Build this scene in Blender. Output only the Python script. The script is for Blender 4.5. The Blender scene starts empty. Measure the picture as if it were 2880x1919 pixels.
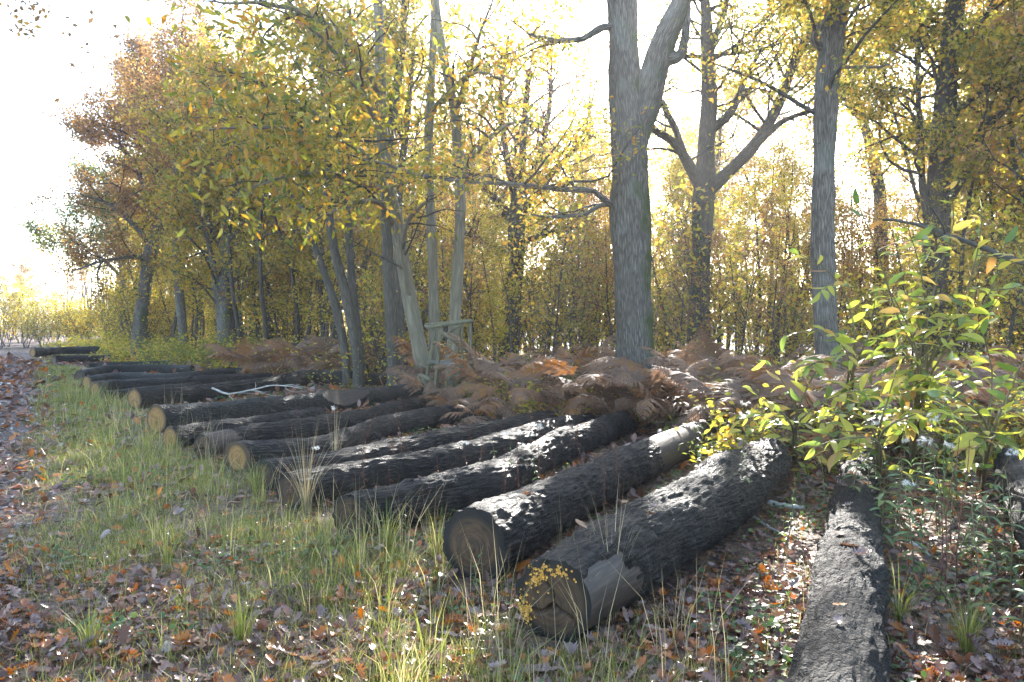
import bpy, math, random
import numpy as np
from mathutils import Vector, Matrix, Euler

# ------------------------------------------------------------------ camera, sky, sun, exposure
SC = bpy.context.scene
COL = SC.collection
R = math.radians
FPX, CX, CY, HOR, CAMH = 2080.0, 1440.0, 959.5, 912.0, 1.6      # measured in photo pixels
PITCH = math.atan((CY - HOR) / FPX)
cam = bpy.data.cameras.new('camera'); camo = bpy.data.objects.new('camera', cam); COL.objects.link(camo)
cam.sensor_width = 36.0; cam.lens = 36.0 * FPX / 2880.0
cam.clip_start = 0.05; cam.clip_end = 3000
camo.location = (0, 0, CAMH); camo.rotation_euler = (math.pi / 2 - PITCH, 0, 0)
SC.camera = camo

SUN_EL, SUN_AZ = R(24.0), R(10.5)          # ahead of the camera, a little to the right
world = bpy.data.worlds.new('World'); SC.world = world; world.use_nodes = True
wn = world.node_tree; wn.nodes.clear()
sky = wn.nodes.new('ShaderNodeTexSky'); sky.sky_type = 'NISHITA'; sky.sun_disc = False
sky.sun_elevation = SUN_EL; sky.sun_rotation = SUN_AZ
sky.air_density = 1.0; sky.dust_density = 0.8; sky.ozone_density = 0.6
bg = wn.nodes.new('ShaderNodeBackground'); bg.inputs['Strength'].default_value = 0.15
wo = wn.nodes.new('ShaderNodeOutputWorld')
wn.links.new(sky.outputs[0], bg.inputs['Color']); wn.links.new(bg.outputs[0], wo.inputs['Surface'])
sl = bpy.data.lights.new('sun', 'SUN'); sl.energy = 4.2; sl.angle = R(0.5); sl.color = (1.0, 0.95, 0.88)
so = bpy.data.objects.new('sun', sl); COL.objects.link(so)
SUN_DIR = Vector((math.sin(SUN_AZ) * math.cos(SUN_EL), math.cos(SUN_AZ) * math.cos(SUN_EL), math.sin(SUN_EL)))
so.rotation_euler = SUN_DIR.to_track_quat('Z', 'Y').to_euler(); so.location = SUN_DIR * 60
SC.view_settings.view_transform = 'Standard'; SC.view_settings.look = 'None'
SC.view_settings.exposure = 2.6; SC.view_settings.gamma = 1.0; SC.view_settings.use_curve_mapping = False
SC.cycles.use_denoising = True; SC.cycles.denoiser = 'OPENIMAGEDENOISE'
SC.cycles.max_bounces = 6; SC.cycles.diffuse_bounces = 3; SC.cycles.glossy_bounces = 2
SC.cycles.transmission_bounces = 4; SC.cycles.volume_bounces = 0; SC.cycles.transparent_max_bounces = 4
SC.cycles.sample_clamp_indirect = 4.0
SC.cycles.caustics_reflective = False; SC.cycles.caustics_refractive = False
HAZE_DENSITY = 0.001

# ------------------------------------------------------------------ helpers: pixels to places
F_ = np.array([0, math.cos(PITCH), -math.sin(PITCH)]); U_ = np.array([0, math.sin(PITCH), math.cos(PITCH)])
CAM = np.array([0, 0, CAMH])
def ray(x, y):
    return np.array([(x - CX) / FPX, 0, 0]) + F_ + (CY - y) / FPX * U_
def at(x, y, Z):
    d = ray(x, y); return CAM + d * (Z / d[1])
def ground(x, y, z=0.0):
    d = ray(x, y); return CAM + d * ((z - CAMH) / d[2])
def unit(v):
    v = np.asarray(v, float); n = np.linalg.norm(v, axis=-1, keepdims=True); return v / np.maximum(n, 1e-9)

def hsh(i, j, k, seed):
    n = (i * 374761393 + j * 668265263 + k * 2147483647 + seed * 144269504) & 0xFFFFFFFF
    n = ((n ^ (n >> 13)) * 1274126177) & 0xFFFFFFFF
    n = (n ^ (n >> 16)) & 0xFFFFFFFF
    return n.astype(np.float64) / 4294967295.0
def vnoise(p, seed=0):
    p = np.asarray(p, float); i = np.floor(p).astype(np.int64); f = p - i; f = f * f * (3 - 2 * f)
    r = 0
    for dx in (0, 1):
        for dy in (0, 1):
            for dz in (0, 1):
                w = (f[..., 0] if dx else 1 - f[..., 0]) * (f[..., 1] if dy else 1 - f[..., 1]) * (f[..., 2] if dz else 1 - f[..., 2])
                r = r + w * hsh(i[..., 0] + dx, i[..., 1] + dy, i[..., 2] + dz, seed)
    return r
def fbm(p, seed=0, oct=4):
    r = 0; a = 0.5; p = np.asarray(p, float)
    for o in range(oct):
        r = r + a * vnoise(p, seed + o); p = p * 2.03; a *= 0.5
    return r
def gz(x, y):                               # gentle unevenness of the forest ground
    x = np.asarray(x, float); y = np.asarray(y, float)
    p = np.stack([x * 0.6, y * 0.6, x * 0], -1)
    d = np.hypot(x, y)
    return (fbm(p, 5, 3) - 0.45) * 0.09 * np.clip(d / 6, 0.3, 1)

# ------------------------------------------------------------------ helpers: meshes and objects
def make_mesh(name, V, faces, bk=None, smooth=False, mats=(), midx=None):
    me = bpy.data.meshes.new(name)
    V = np.ascontiguousarray(V, np.float32)
    faces = [np.asarray(f, np.int32) for f in faces if len(f)]
    me.vertices.add(len(V)); me.vertices.foreach_set('co', V.ravel())
    loops = np.concatenate([f.ravel() for f in faces]) if faces else np.zeros(0, np.int32)
    tot = np.concatenate([np.full(len(f), f.shape[1], np.int32) for f in faces]) if faces else np.zeros(0, np.int32)
    st = np.concatenate([[0], np.cumsum(tot)[:-1]]).astype(np.int32) if len(tot) else tot
    me.loops.add(len(loops)); me.loops.foreach_set('vertex_index', loops)
    me.polygons.add(len(tot)); me.polygons.foreach_set('loop_start', st); me.polygons.foreach_set('loop_total', tot)
    if smooth: me.polygons.foreach_set('use_smooth', np.ones(len(tot), bool))
    if midx is not None: me.polygons.foreach_set('material_index', np.asarray(midx, np.int32))
    if bk is not None:
        a = me.attributes.new('bk', 'FLOAT_VECTOR', 'POINT'); a.data.foreach_set('vector', np.ascontiguousarray(bk, np.float32).ravel())
    for m in mats: me.materials.append(m)
    me.update(calc_edges=True)
    return me
class Geo:                                   # collects pieces that belong to ONE part
    def __init__(s): s.V = []; s.B = []; s.T = []; s.Q = []; s.n = 0
    def add(s, V, tris=None, quads=None, B=None):
        V = np.asarray(V, float)
        s.V.append(V); s.B.append(np.zeros_like(V) if B is None else B)
        if tris is not None and len(tris): s.T.append(np.asarray(tris) + s.n)
        if quads is not None and len(quads): s.Q.append(np.asarray(quads) + s.n)
        s.n += len(V)
    def mesh(s, name, mat, origin=(0, 0, 0), smooth=False):
        V = np.concatenate(s.V) - np.asarray(origin); B = np.concatenate(s.B)
        fs = []
        if s.T: fs.append(np.concatenate(s.T))
        if s.Q: fs.append(np.concatenate(s.Q))
        return make_mesh(name, V, fs, bk=B, smooth=smooth, mats=[mat])
def obj(name, me, parent=None, loc=None, rot=None, scale=None, kind=None, label=None):
    o = bpy.data.objects.new(name, me); COL.objects.link(o)
    if parent is not None: o.parent = parent
    if loc is not None: o.location = [float(c) for c in loc]
    if rot is not None: o.rotation_euler = rot
    if scale is not None: o.scale = scale if hasattr(scale, '__len__') else (scale,) * 3
    if kind: o['kind'] = kind
    if label: o['label'] = label
    return o
def thing(name, label, cat, loc=(0, 0, 0), rotz=0.0, group=None, scale=None):
    o = bpy.data.objects.new(name, None); COL.objects.link(o); o.empty_display_size = 0.2
    o.location = [float(c) for c in loc]; o.rotation_euler = (0, 0, rotz)
    if scale is not None: o.scale = (scale,) * 3
    return tag(o, label, cat, group)
def tag(o, label, cat, group=None):
    o['label'] = label; o['category'] = cat
    if group: o['group'] = group
    return o
def smooth_path(pts, rad, n):
    pts = np.asarray(pts, float); rad = np.asarray(rad, float)
    if len(pts) == 2: t = np.linspace(0, 1, n); return pts[0] + (pts[1] - pts[0]) * t[:, None], rad[0] + (rad[1] - rad[0]) * t
    seg = np.r_[0, np.cumsum(np.linalg.norm(np.diff(pts, axis=0), axis=1))]; u = np.linspace(0, seg[-1], n)
    P = np.vstack([2 * pts[0] - pts[1], pts, 2 * pts[-1] - pts[-2]])
    k = np.clip(np.searchsorted(seg, u, 'right') - 1, 0, len(pts) - 2)
    t = ((u - seg[k]) / np.maximum(seg[k + 1] - seg[k], 1e-9))[:, None]
    p0, p1, p2, p3 = P[k], P[k + 1], P[k + 2], P[k + 3]
    out = 0.5 * ((2 * p1) + (-p0 + p2) * t + (2 * p0 - 5 * p1 + 4 * p2 - p3) * t ** 2 + (-p0 + 3 * p1 - 3 * p2 + p3) * t ** 3)
    return out, np.interp(u, seg, rad)
def frames(P):
    T = unit(np.gradient(P, axis=0))
    m = np.abs(T.mean(0)); ref = np.array([0, 1.0, 0]) if m[2] >= max(m[0], m[1]) else np.array([0, 0, 1.0])
    A = unit(np.cross(T, ref)); B = np.cross(T, A)
    return T, A, B
def tube(g, P, rad, sides, disp=None, seed=0, cap=False):
    """rings along P; 'bk' keeps (round the stem, round the stem, along the stem) for the bark materials"""
    P = np.asarray(P, float); n = len(P); T, A, B = frames(P)
    th = np.linspace(0, 2 * math.pi, sides, endpoint=False); c, s = np.cos(th), np.sin(th)
    L = np.r_[0, np.cumsum(np.linalg.norm(np.diff(P, axis=0), axis=1))]
    rr = np.repeat(np.asarray(rad, float)[:, None], sides, 1)
    bk = np.stack([c[None] * rr, s[None] * rr, np.repeat(L[:, None], sides, 1)], -1)
    off = (seed % 97) * 3.7
    if disp is not None: rr = rr + disp(bk + [0, 0, off], rr)
    V = P[:, None] + A[:, None] * (c[None] * rr)[..., None] + B[:, None] * (s[None] * rr)[..., None]
    i = np.arange(n - 1)[:, None] * sides; j = np.arange(sides)[None]; j2 = (j + 1) % sides
    q = np.stack([i + j, i + j2, i + sides + j2, i + sides + j], -1).reshape(-1, 4)
    bk = bk + [0, 0, off]
    V = V.reshape(-1, 3); bk = bk.reshape(-1, 3); tr = None
    if cap:
        V = np.vstack([V, P[0], P[-1]]); bk = np.vstack([bk, [0, 0, 0], [0, 0, L[-1]]])
        jj = np.arange(sides); b = n * sides
        tr = np.vstack([np.stack([np.full(sides, b), (jj + 1) % sides, jj], -1),
                        np.stack([np.full(sides, b + 1), (n - 1) * sides + jj, (n - 1) * sides + (jj + 1) % sides], -1)])
    g.add(V, tris=tr, quads=q, B=bk)
def scatter(g, TV, TF, pos, X, Y, size, quads=False):
    """copies template (TV,TF) at pos with axes X,Y (leaf width, leaf length) into Geo g"""
    Zv = np.cross(X, Y); n, k = len(pos), len(TV); size = np.broadcast_to(size, (n,))
    V = pos[:, None] + size[:, None, None] * (TV[None, :, 0:1] * X[:, None] + TV[None, :, 1:2] * Y[:, None] + TV[None, :, 2:3] * Zv[:, None])
    Fc = (TF[None] + (np.arange(n) * k)[:, None, None]).reshape(-1, TF.shape[1])
    if TF.shape[1] == 4: g.add(V.reshape(-1, 3), quads=Fc)
    else: g.add(V.reshape(-1, 3), tris=Fc)
def rand_axes(rng, n, flat=0.0, droop=0.0):
    """random leaf axes: flat=1 lies level, flat=0 any way; droop pulls the tip down"""
    Y = unit(rng.normal(size=(n, 3)) * [1, 1, 1 - flat * 0.85] + [0, 0, -droop])
    N = unit(rng.normal(size=(n, 3)) * (1 - flat * 0.75) + [0, 0, flat * 1.3 + 0.3])
    X = unit(np.cross(Y, N)); return X, Y

# leaf templates: x width, y length (0..1), z up
def strip_leaf(ws, ys, zs, fold=0.25):
    V = []; Q = []
    for i, (w, y, z) in enumerate(zip(ws, ys, zs)):
        V += [(-w, y, z + fold * w), (0, y, z), (w, y, z + fold * w)]
        if i: a = 3 * (i - 1); b = 3 * i; Q += [(a, a + 1, b + 1, b), (a + 1, a + 2, b + 2, b + 1)]
    return np.array(V, float), np.array(Q)
LEAF_CHEST = strip_leaf([0.01, .11, .165, .17, .13, .07, .004], [0, .14, .34, .55, .75, .9, 1], [0, .02, .035, .03, 0, -.04, -.1])
LEAF_CHEST_LO = strip_leaf([0.01, .15, .16, .004], [0, .3, .65, 1], [0, .03, .01, -.08])
LEAF_CHEST_B = strip_leaf([0.01, .1, .16, .17, .13, .07, .004], [0, .14, .34, .55, .75, .9, 1], [0, .04, .05, .02, -.06, -.14, -.22], .45)
LEAF_CHEST_C = strip_leaf([0.01, .12, .17, .165, .12, .06, .004], [0, .14, .34, .55, .75, .9, 1], [0, -.01, -.02, 0, .03, .08, .13], .1)
LEAF_SMALL = (np.array([(0, 0, 0), (.3, .45, .06), (0, 1, -.04), (-.3, .45, .06)], float), np.array([(0, 1, 2, 3)]))
def oak_leaf(curl, seed):
    rng = np.random.default_rng(seed)
    half = [(0.02, 0), (.05, .1), (.17, .17), (.1, .26), (.27, .36), (.15, .45), (.33, .56), (.19, .64), (.27, .78), (.12, .84), (.1, .95), (0, 1.0)]
    V = [(0, y, 0) for y in (0, .17, .36, .56, .78, 1.0)]
    outR = [(x * rng.uniform(.85, 1.15), y) for x, y in half]
    outL = [(-x * rng.uniform(.85, 1.15), y) for x, y in half]
    T = []
    mid = [0, .17, .36, .56, .78, 1.0]
    for out, s in ((outR, 1), (outL, -1)):
        b = len(V); V += [(x, y, 0) for x, y in out]
        for k in range(len(out) - 1):
            ym = (out[k][1] + out[k + 1][1]) / 2
            m = int(np.argmin([abs(ym - q) for q in mid]))
            T.append((m, b + k, b + k + 1) if s > 0 else (m, b + k + 1, b + k))
        for q in range(5):
            ks = [k for k in range(len(out)) if abs(out[k][1] - (mid[q] + mid[q + 1]) / 2) < .14]
            k = min(range(len(out)), key=lambda k: abs(out[k][1] - (mid[q] + mid[q + 1]) / 2))
            T.append((q, b + k, q + 1) if s > 0 else (q, q + 1, b + k))
    V = np.array(V, float)
    V[:, 2] = curl * (V[:, 0] ** 2 * 2.2 + (V[:, 1] - .5) ** 2 * .55) + .03 * np.sin(V[:, 1] * 14 + seed) * np.abs(V[:, 0]) * 4
    return V, np.array(T)
OAKS = [oak_leaf(c, s) for c, s in ((.5, 1), (.95, 2), (-.6, 3), (1.5, 4), (.15, 5))]
LEAF_LITTER = (np.array([(0, 0, 0), (.2, .3, .1), (.26, .62, .12), (0, 1, .05), (-.25, .58, .1), (-.2, .27, .12), (0, .5, 0)], float),
               np.array([(6, 0, 1), (6, 1, 2), (6, 2, 3), (6, 3, 4), (6, 4, 5), (6, 5, 0)]))

# ------------------------------------------------------------------ materials
def new_mat(name):
    m = bpy.data.materials.new(name); m.use_nodes = True; nt = m.node_tree; nt.nodes.clear()
    return m, nt, nt.nodes.new('ShaderNodeOutputMaterial')
def nd(nt, t, **kw):
    n = nt.nodes.new(t)
    for k, v in kw.items(): setattr(n, k, v)
    return n
def ramp(nt, cols, interp='LINEAR'):
    r = nd(nt, 'ShaderNodeValToRGB'); e = r.color_ramp; e.interpolation = interp
    while len(e.elements) < len(cols): e.elements.new(0.5)
    for el, (p, c) in zip(e.elements, cols): el.position = p; el.color = (*c, 1)
    return r
def math_(nt, op, a, b=None):
    n = nd(nt, 'ShaderNodeMath', operation=op)
    for k, v in enumerate((a, b)):
        if v is None: continue
        if isinstance(v, (int, float)): n.inputs[k].default_value = v
        else: nt.links.new(v, n.inputs[k])
    return n.outputs[0]
def leaf_mat(name, cols, trans=0.45, rough=0.5, spec=0.4, w_is=0.65, w_ob=0.35, sat=1.05):
    m, nt, out = new_mat(name); L = nt.links.new
    ge = nd(nt, 'ShaderNodeNewGeometry'); oi = nd(nt, 'ShaderNodeObjectInfo')
    f = math_(nt, 'ADD', math_(nt, 'MULTIPLY', ge.outputs['Random Per Island'], w_is), math_(nt, 'MULTIPLY', oi.outputs['Random'], w_ob))
    r = ramp(nt, cols); L(f, r.inputs[0])
    tc = nd(nt, 'ShaderNodeTexCoord'); no = nd(nt, 'ShaderNodeTexNoise'); no.inputs['Scale'].default_value = 35; no.inputs['Detail'].default_value = 3
    L(tc.outputs['Object'], no.inputs['Vector'])
    hv = nd(nt, 'ShaderNodeHueSaturation'); L(r.outputs[0], hv.inputs['Color'])
    L(math_(nt, 'ADD', math_(nt, 'MULTIPLY', no.outputs[0], 0.7), 0.65), hv.inputs['Value'])
    p = nd(nt, 'ShaderNodeBsdfPrincipled'); L(hv.outputs[0], p.inputs['Base Color'])
    p.inputs['Roughness'].default_value = rough; p.inputs['Specular IOR Level'].default_value = spec
    tr = nd(nt, 'ShaderNodeBsdfTranslucent'); h2 = nd(nt, 'ShaderNodeHueSaturation'); h2.inputs['Saturation'].default_value = sat; h2.inputs['Value'].default_value = 1.25
    L(hv.outputs[0], h2.inputs['Color']); L(h2.outputs[0], tr.inputs['Color'])
    mx = nd(nt, 'ShaderNodeMixShader'); mx.inputs[0].default_value = trans
    L(p.outputs[0], mx.inputs[1]); L(tr.outputs[0], mx.inputs[2]); L(mx.outputs[0], out.inputs['Surface'])
    return m
def bark_mat(name, dark, light, scale=14, stretch=.16, rough=.85, bump=.5, dist=.02, moss=0.0, mosscol=(.055, .075, .015), spec=.3, lichen=0.0, rough_lo=None):
    m, nt, out = new_mat(name); L = nt.links.new
    a = nd(nt, 'ShaderNodeAttribute'); a.attribute_name = 'bk'
    mp = nd(nt, 'ShaderNodeMapping'); mp.inputs['Scale'].default_value = (scale, scale, scale * stretch); L(a.outputs['Vector'], mp.inputs['Vector'])
    n1 = nd(nt, 'ShaderNodeTexNoise'); n1.inputs['Scale'].default_value = 1.0; n1.inputs['Detail'].default_value = 8; n1.inputs['Roughness'].default_value = .62; L(mp.outputs[0], n1.inputs['Vector'])
    vo = nd(nt, 'ShaderNodeTexVoronoi', feature='DISTANCE_TO_EDGE'); vo.inputs['Scale'].default_value = 1.1; 
    ad = nd(nt, 'ShaderNodeVectorMath', operation='ADD'); sc = nd(nt, 'ShaderNodeVectorMath', operation='SCALE'); sc.inputs['Scale'].default_value = 1.3
    L(n1.outputs['Color'], sc.inputs[0]); L(mp.outputs[0], ad.inputs[0]); L(sc.outputs[0], ad.inputs[1]); L(ad.outputs[0], vo.inputs['Vector'])
    h = math_(nt, 'ADD', math_(nt, 'MULTIPLY', math_(nt, 'MINIMUM', vo.outputs['Distance'], .32), 1.9), math_(nt, 'MULTIPLY', n1.outputs[0], .75))
    r = ramp(nt, [(.12, dark), (.55, tuple(.5 * (x + y) for x, y in zip(dark, light))), (.95, light)]); L(h, r.inputs[0])
    col = r.outputs[0]
    big = nd(nt, 'ShaderNodeTexNoise'); big.inputs['Scale'].default_value = 2.2; big.inputs['Detail'].default_value = 4; L(a.outputs['Vector'], big.inputs['Vector'])
    if lichen:
        ml = nd(nt, 'ShaderNodeMixRGB'); ml.inputs[2].default_value = (.36, .4, .36, 1)
        rl = ramp(nt, [(.54, (0, 0, 0)), (.72, (lichen,) * 3)]); L(big.outputs[0], rl.inputs[0]); L(rl.outputs[0], ml.inputs[0]); L(col, ml.inputs[1]); col = ml.outputs[0]
    if moss:
        sp = nd(nt, 'ShaderNodeSeparateXYZ'); L(a.outputs['Vector'], sp.inputs[0])
        side = math_(nt, 'MULTIPLY', sp.outputs[0], -.8)
        k = math_(nt, 'ADD', side, math_(nt, 'MULTIPLY', big.outputs[1] if False else big.outputs[0], 1.0))
        rm = ramp(nt, [(.62, (0, 0, 0)), (.82, (moss,) * 3)]); L(k, rm.inputs[0])
        mm = nd(nt, 'ShaderNodeMixRGB'); mm.inputs[2].default_value = (*mosscol, 1); L(rm.outputs[0], mm.inputs[0]); L(col, mm.inputs[1]); col = mm.outputs[0]
    p = nd(nt, 'ShaderNodeBsdfPrincipled'); L(col, p.inputs['Base Color']); p.inputs['Roughness'].default_value = rough; p.inputs['Specular IOR Level'].default_value = spec
    if rough_lo is not None:
        rr = nd(nt, 'ShaderNodeMapRange'); rr.inputs['From Min'].default_value = .35; rr.inputs['From Max'].default_value = .65; rr.inputs['To Min'].default_value = rough_lo; rr.inputs['To Max'].default_value = rough
        L(big.outputs[0], rr.inputs['Value']); L(rr.outputs[0], p.inputs['Roughness'])
    b = nd(nt, 'ShaderNodeBump'); b.inputs['Strength'].default_value = bump; b.inputs['Distance'].default_value = dist
    if rough_lo is not None:
        gr = nd(nt, 'ShaderNodeTexNoise'); gr.inputs['Scale'].default_value = 85; gr.inputs['Detail'].default_value = 4; L(a.outputs['Vector'], gr.inputs['Vector']); h = math_(nt, 'ADD', h, math_(nt, 'MULTIPLY', gr.outputs[0], .9))
    L(h, b.inputs['Height']); L(b.outputs[0], p.inputs['Normal']); L(p.outputs[0], out.inputs['Surface'])
    return m
def wood_mat(name, c1, c2, rim, rough=.75):
    m, nt, out = new_mat(name); L = nt.links.new
    a = nd(nt, 'ShaderNodeAttribute'); a.attribute_name = 'bk'      # x,y = position on the cut, z = share of the radius
    sp = nd(nt, 'ShaderNodeSeparateXYZ'); L(a.outputs['Vector'], sp.inputs[0])
    n = nd(nt, 'ShaderNodeTexNoise'); n.inputs['Scale'].default_value = 9; n.inputs['Detail'].default_value = 6; L(a.outputs['Vector'], n.inputs['Vector'])
    rings = math_(nt, 'SINE', math_(nt, 'MULTIPLY', math_(nt, 'ADD', sp.outputs[2], math_(nt, 'MULTIPLY', n.outputs[0], .3)), 70))
    f = math_(nt, 'ADD', math_(nt, 'MULTIPLY', rings, .045), n.outputs[0])
    r = ramp(nt, [(.3, c1), (.68, c2)]); L(f, r.inputs[0])
    mx = nd(nt, 'ShaderNodeMixRGB'); mx.inputs[2].default_value = (*rim, 1)
    rr = ramp(nt, [(.72, (0, 0, 0)), (.9, (1, 1, 1))]); L(math_(nt, 'ADD', sp.outputs[2], math_(nt, 'MULTIPLY', math_(nt, 'SUBTRACT', n.outputs[0], .5), .25)), rr.inputs[0])
    L(rr.outputs[0], mx.inputs[0]); L(r.outputs[0], mx.inputs[1])
    p = nd(nt, 'ShaderNodeBsdfPrincipled'); L(mx.outputs[0], p.inputs['Base Color']); p.inputs['Roughness'].default_value = rough
    b = nd(nt, 'ShaderNodeBump'); b.inputs['Strength'].default_value = .35; b.inputs['Distance'].default_value = .006; L(f, b.inputs['Height']); L(b.outputs[0], p.inputs['Normal'])
    L(p.outputs[0], out.inputs['Surface']); return m
def plain_mat(name, c1, c2, scale=20, rough=.8, bump=.3, dist=.01, stretch=(1, 1, 1), coord='Object'):
    m, nt, out = new_mat(name); L = nt.links.new
    tc = nd(nt, 'ShaderNodeTexCoord'); mp = nd(nt, 'ShaderNodeMapping'); mp.inputs['Scale'].default_value = stretch; L(tc.outputs[coord], mp.inputs['Vector'])
    n = nd(nt, 'ShaderNodeTexNoise'); n.inputs['Scale'].default_value = scale; n.inputs['Detail'].default_value = 6; L(mp.outputs[0], n.inputs['Vector'])
    r = ramp(nt, [(.32, c1), (.68, c2)]); L(n.outputs[0], r.inputs[0])
    p = nd(nt, 'ShaderNodeBsdfPrincipled'); L(r.outputs[0], p.inputs['Base Color']); p.inputs['Roughness'].default_value = rough
    b = nd(nt, 'ShaderNodeBump'); b.inputs['Strength'].default_value = bump; b.inputs['Distance'].default_value = dist; L(n.outputs[0], b.inputs['Height']); L(b.outputs[0], p.inputs['Normal'])
    L(p.outputs[0], out.inputs['Surface']); return m
def ground_mat(name, cols, s1=.5, s2=22, rough=.75):
    m, nt, out = new_mat(name); L = nt.links.new
    tc = nd(nt, 'ShaderNodeTexCoord')
    n1 = nd(nt, 'ShaderNodeTexNoise'); n1.inputs['Scale'].default_value = s1; n1.inputs['Detail'].default_value = 5; L(tc.outputs['Object'], n1.inputs['Vector'])
    v = nd(nt, 'ShaderNodeTexVoronoi'); v.inputs['Scale'].default_value = s2; v.inputs['Randomness'].default_value = 1; L(tc.outputs['Object'], v.inputs['Vector'])
    n2 = nd(nt, 'ShaderNodeTexNoise'); n2.inputs['Scale'].default_value = 60; n2.inputs['Detail'].default_value = 5; L(tc.outputs['Object'], n2.inputs['Vector'])
    sp = nd(nt, 'ShaderNodeSeparateColor'); L(v.outputs['Color'], sp.inputs[0])
    f = math_(nt, 'ADD', math_(nt, 'MULTIPLY', sp.outputs[0], .5), math_(nt, 'ADD', math_(nt, 'MULTIPLY', n1.outputs[0], .35), math_(nt, 'MULTIPLY', n2.outputs[0], .25)))
    r = ramp(nt, cols); L(f, r.inputs[0])
    p = nd(nt, 'ShaderNodeBsdfPrincipled'); L(r.outputs[0], p.inputs['Base Color']); p.inputs['Roughness'].default_value = rough
    b = nd(nt, 'ShaderNodeBump'); b.inputs['Strength'].default_value = .8; b.inputs['Distance'].default_value = .02
    L(math_(nt, 'ADD', v.outputs['Distance'], n2.outputs[0]), b.inputs['Height']); L(b.outputs[0], p.inputs['Normal'])
    L(p.outputs[0], out.inputs['Surface']); return m

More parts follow.
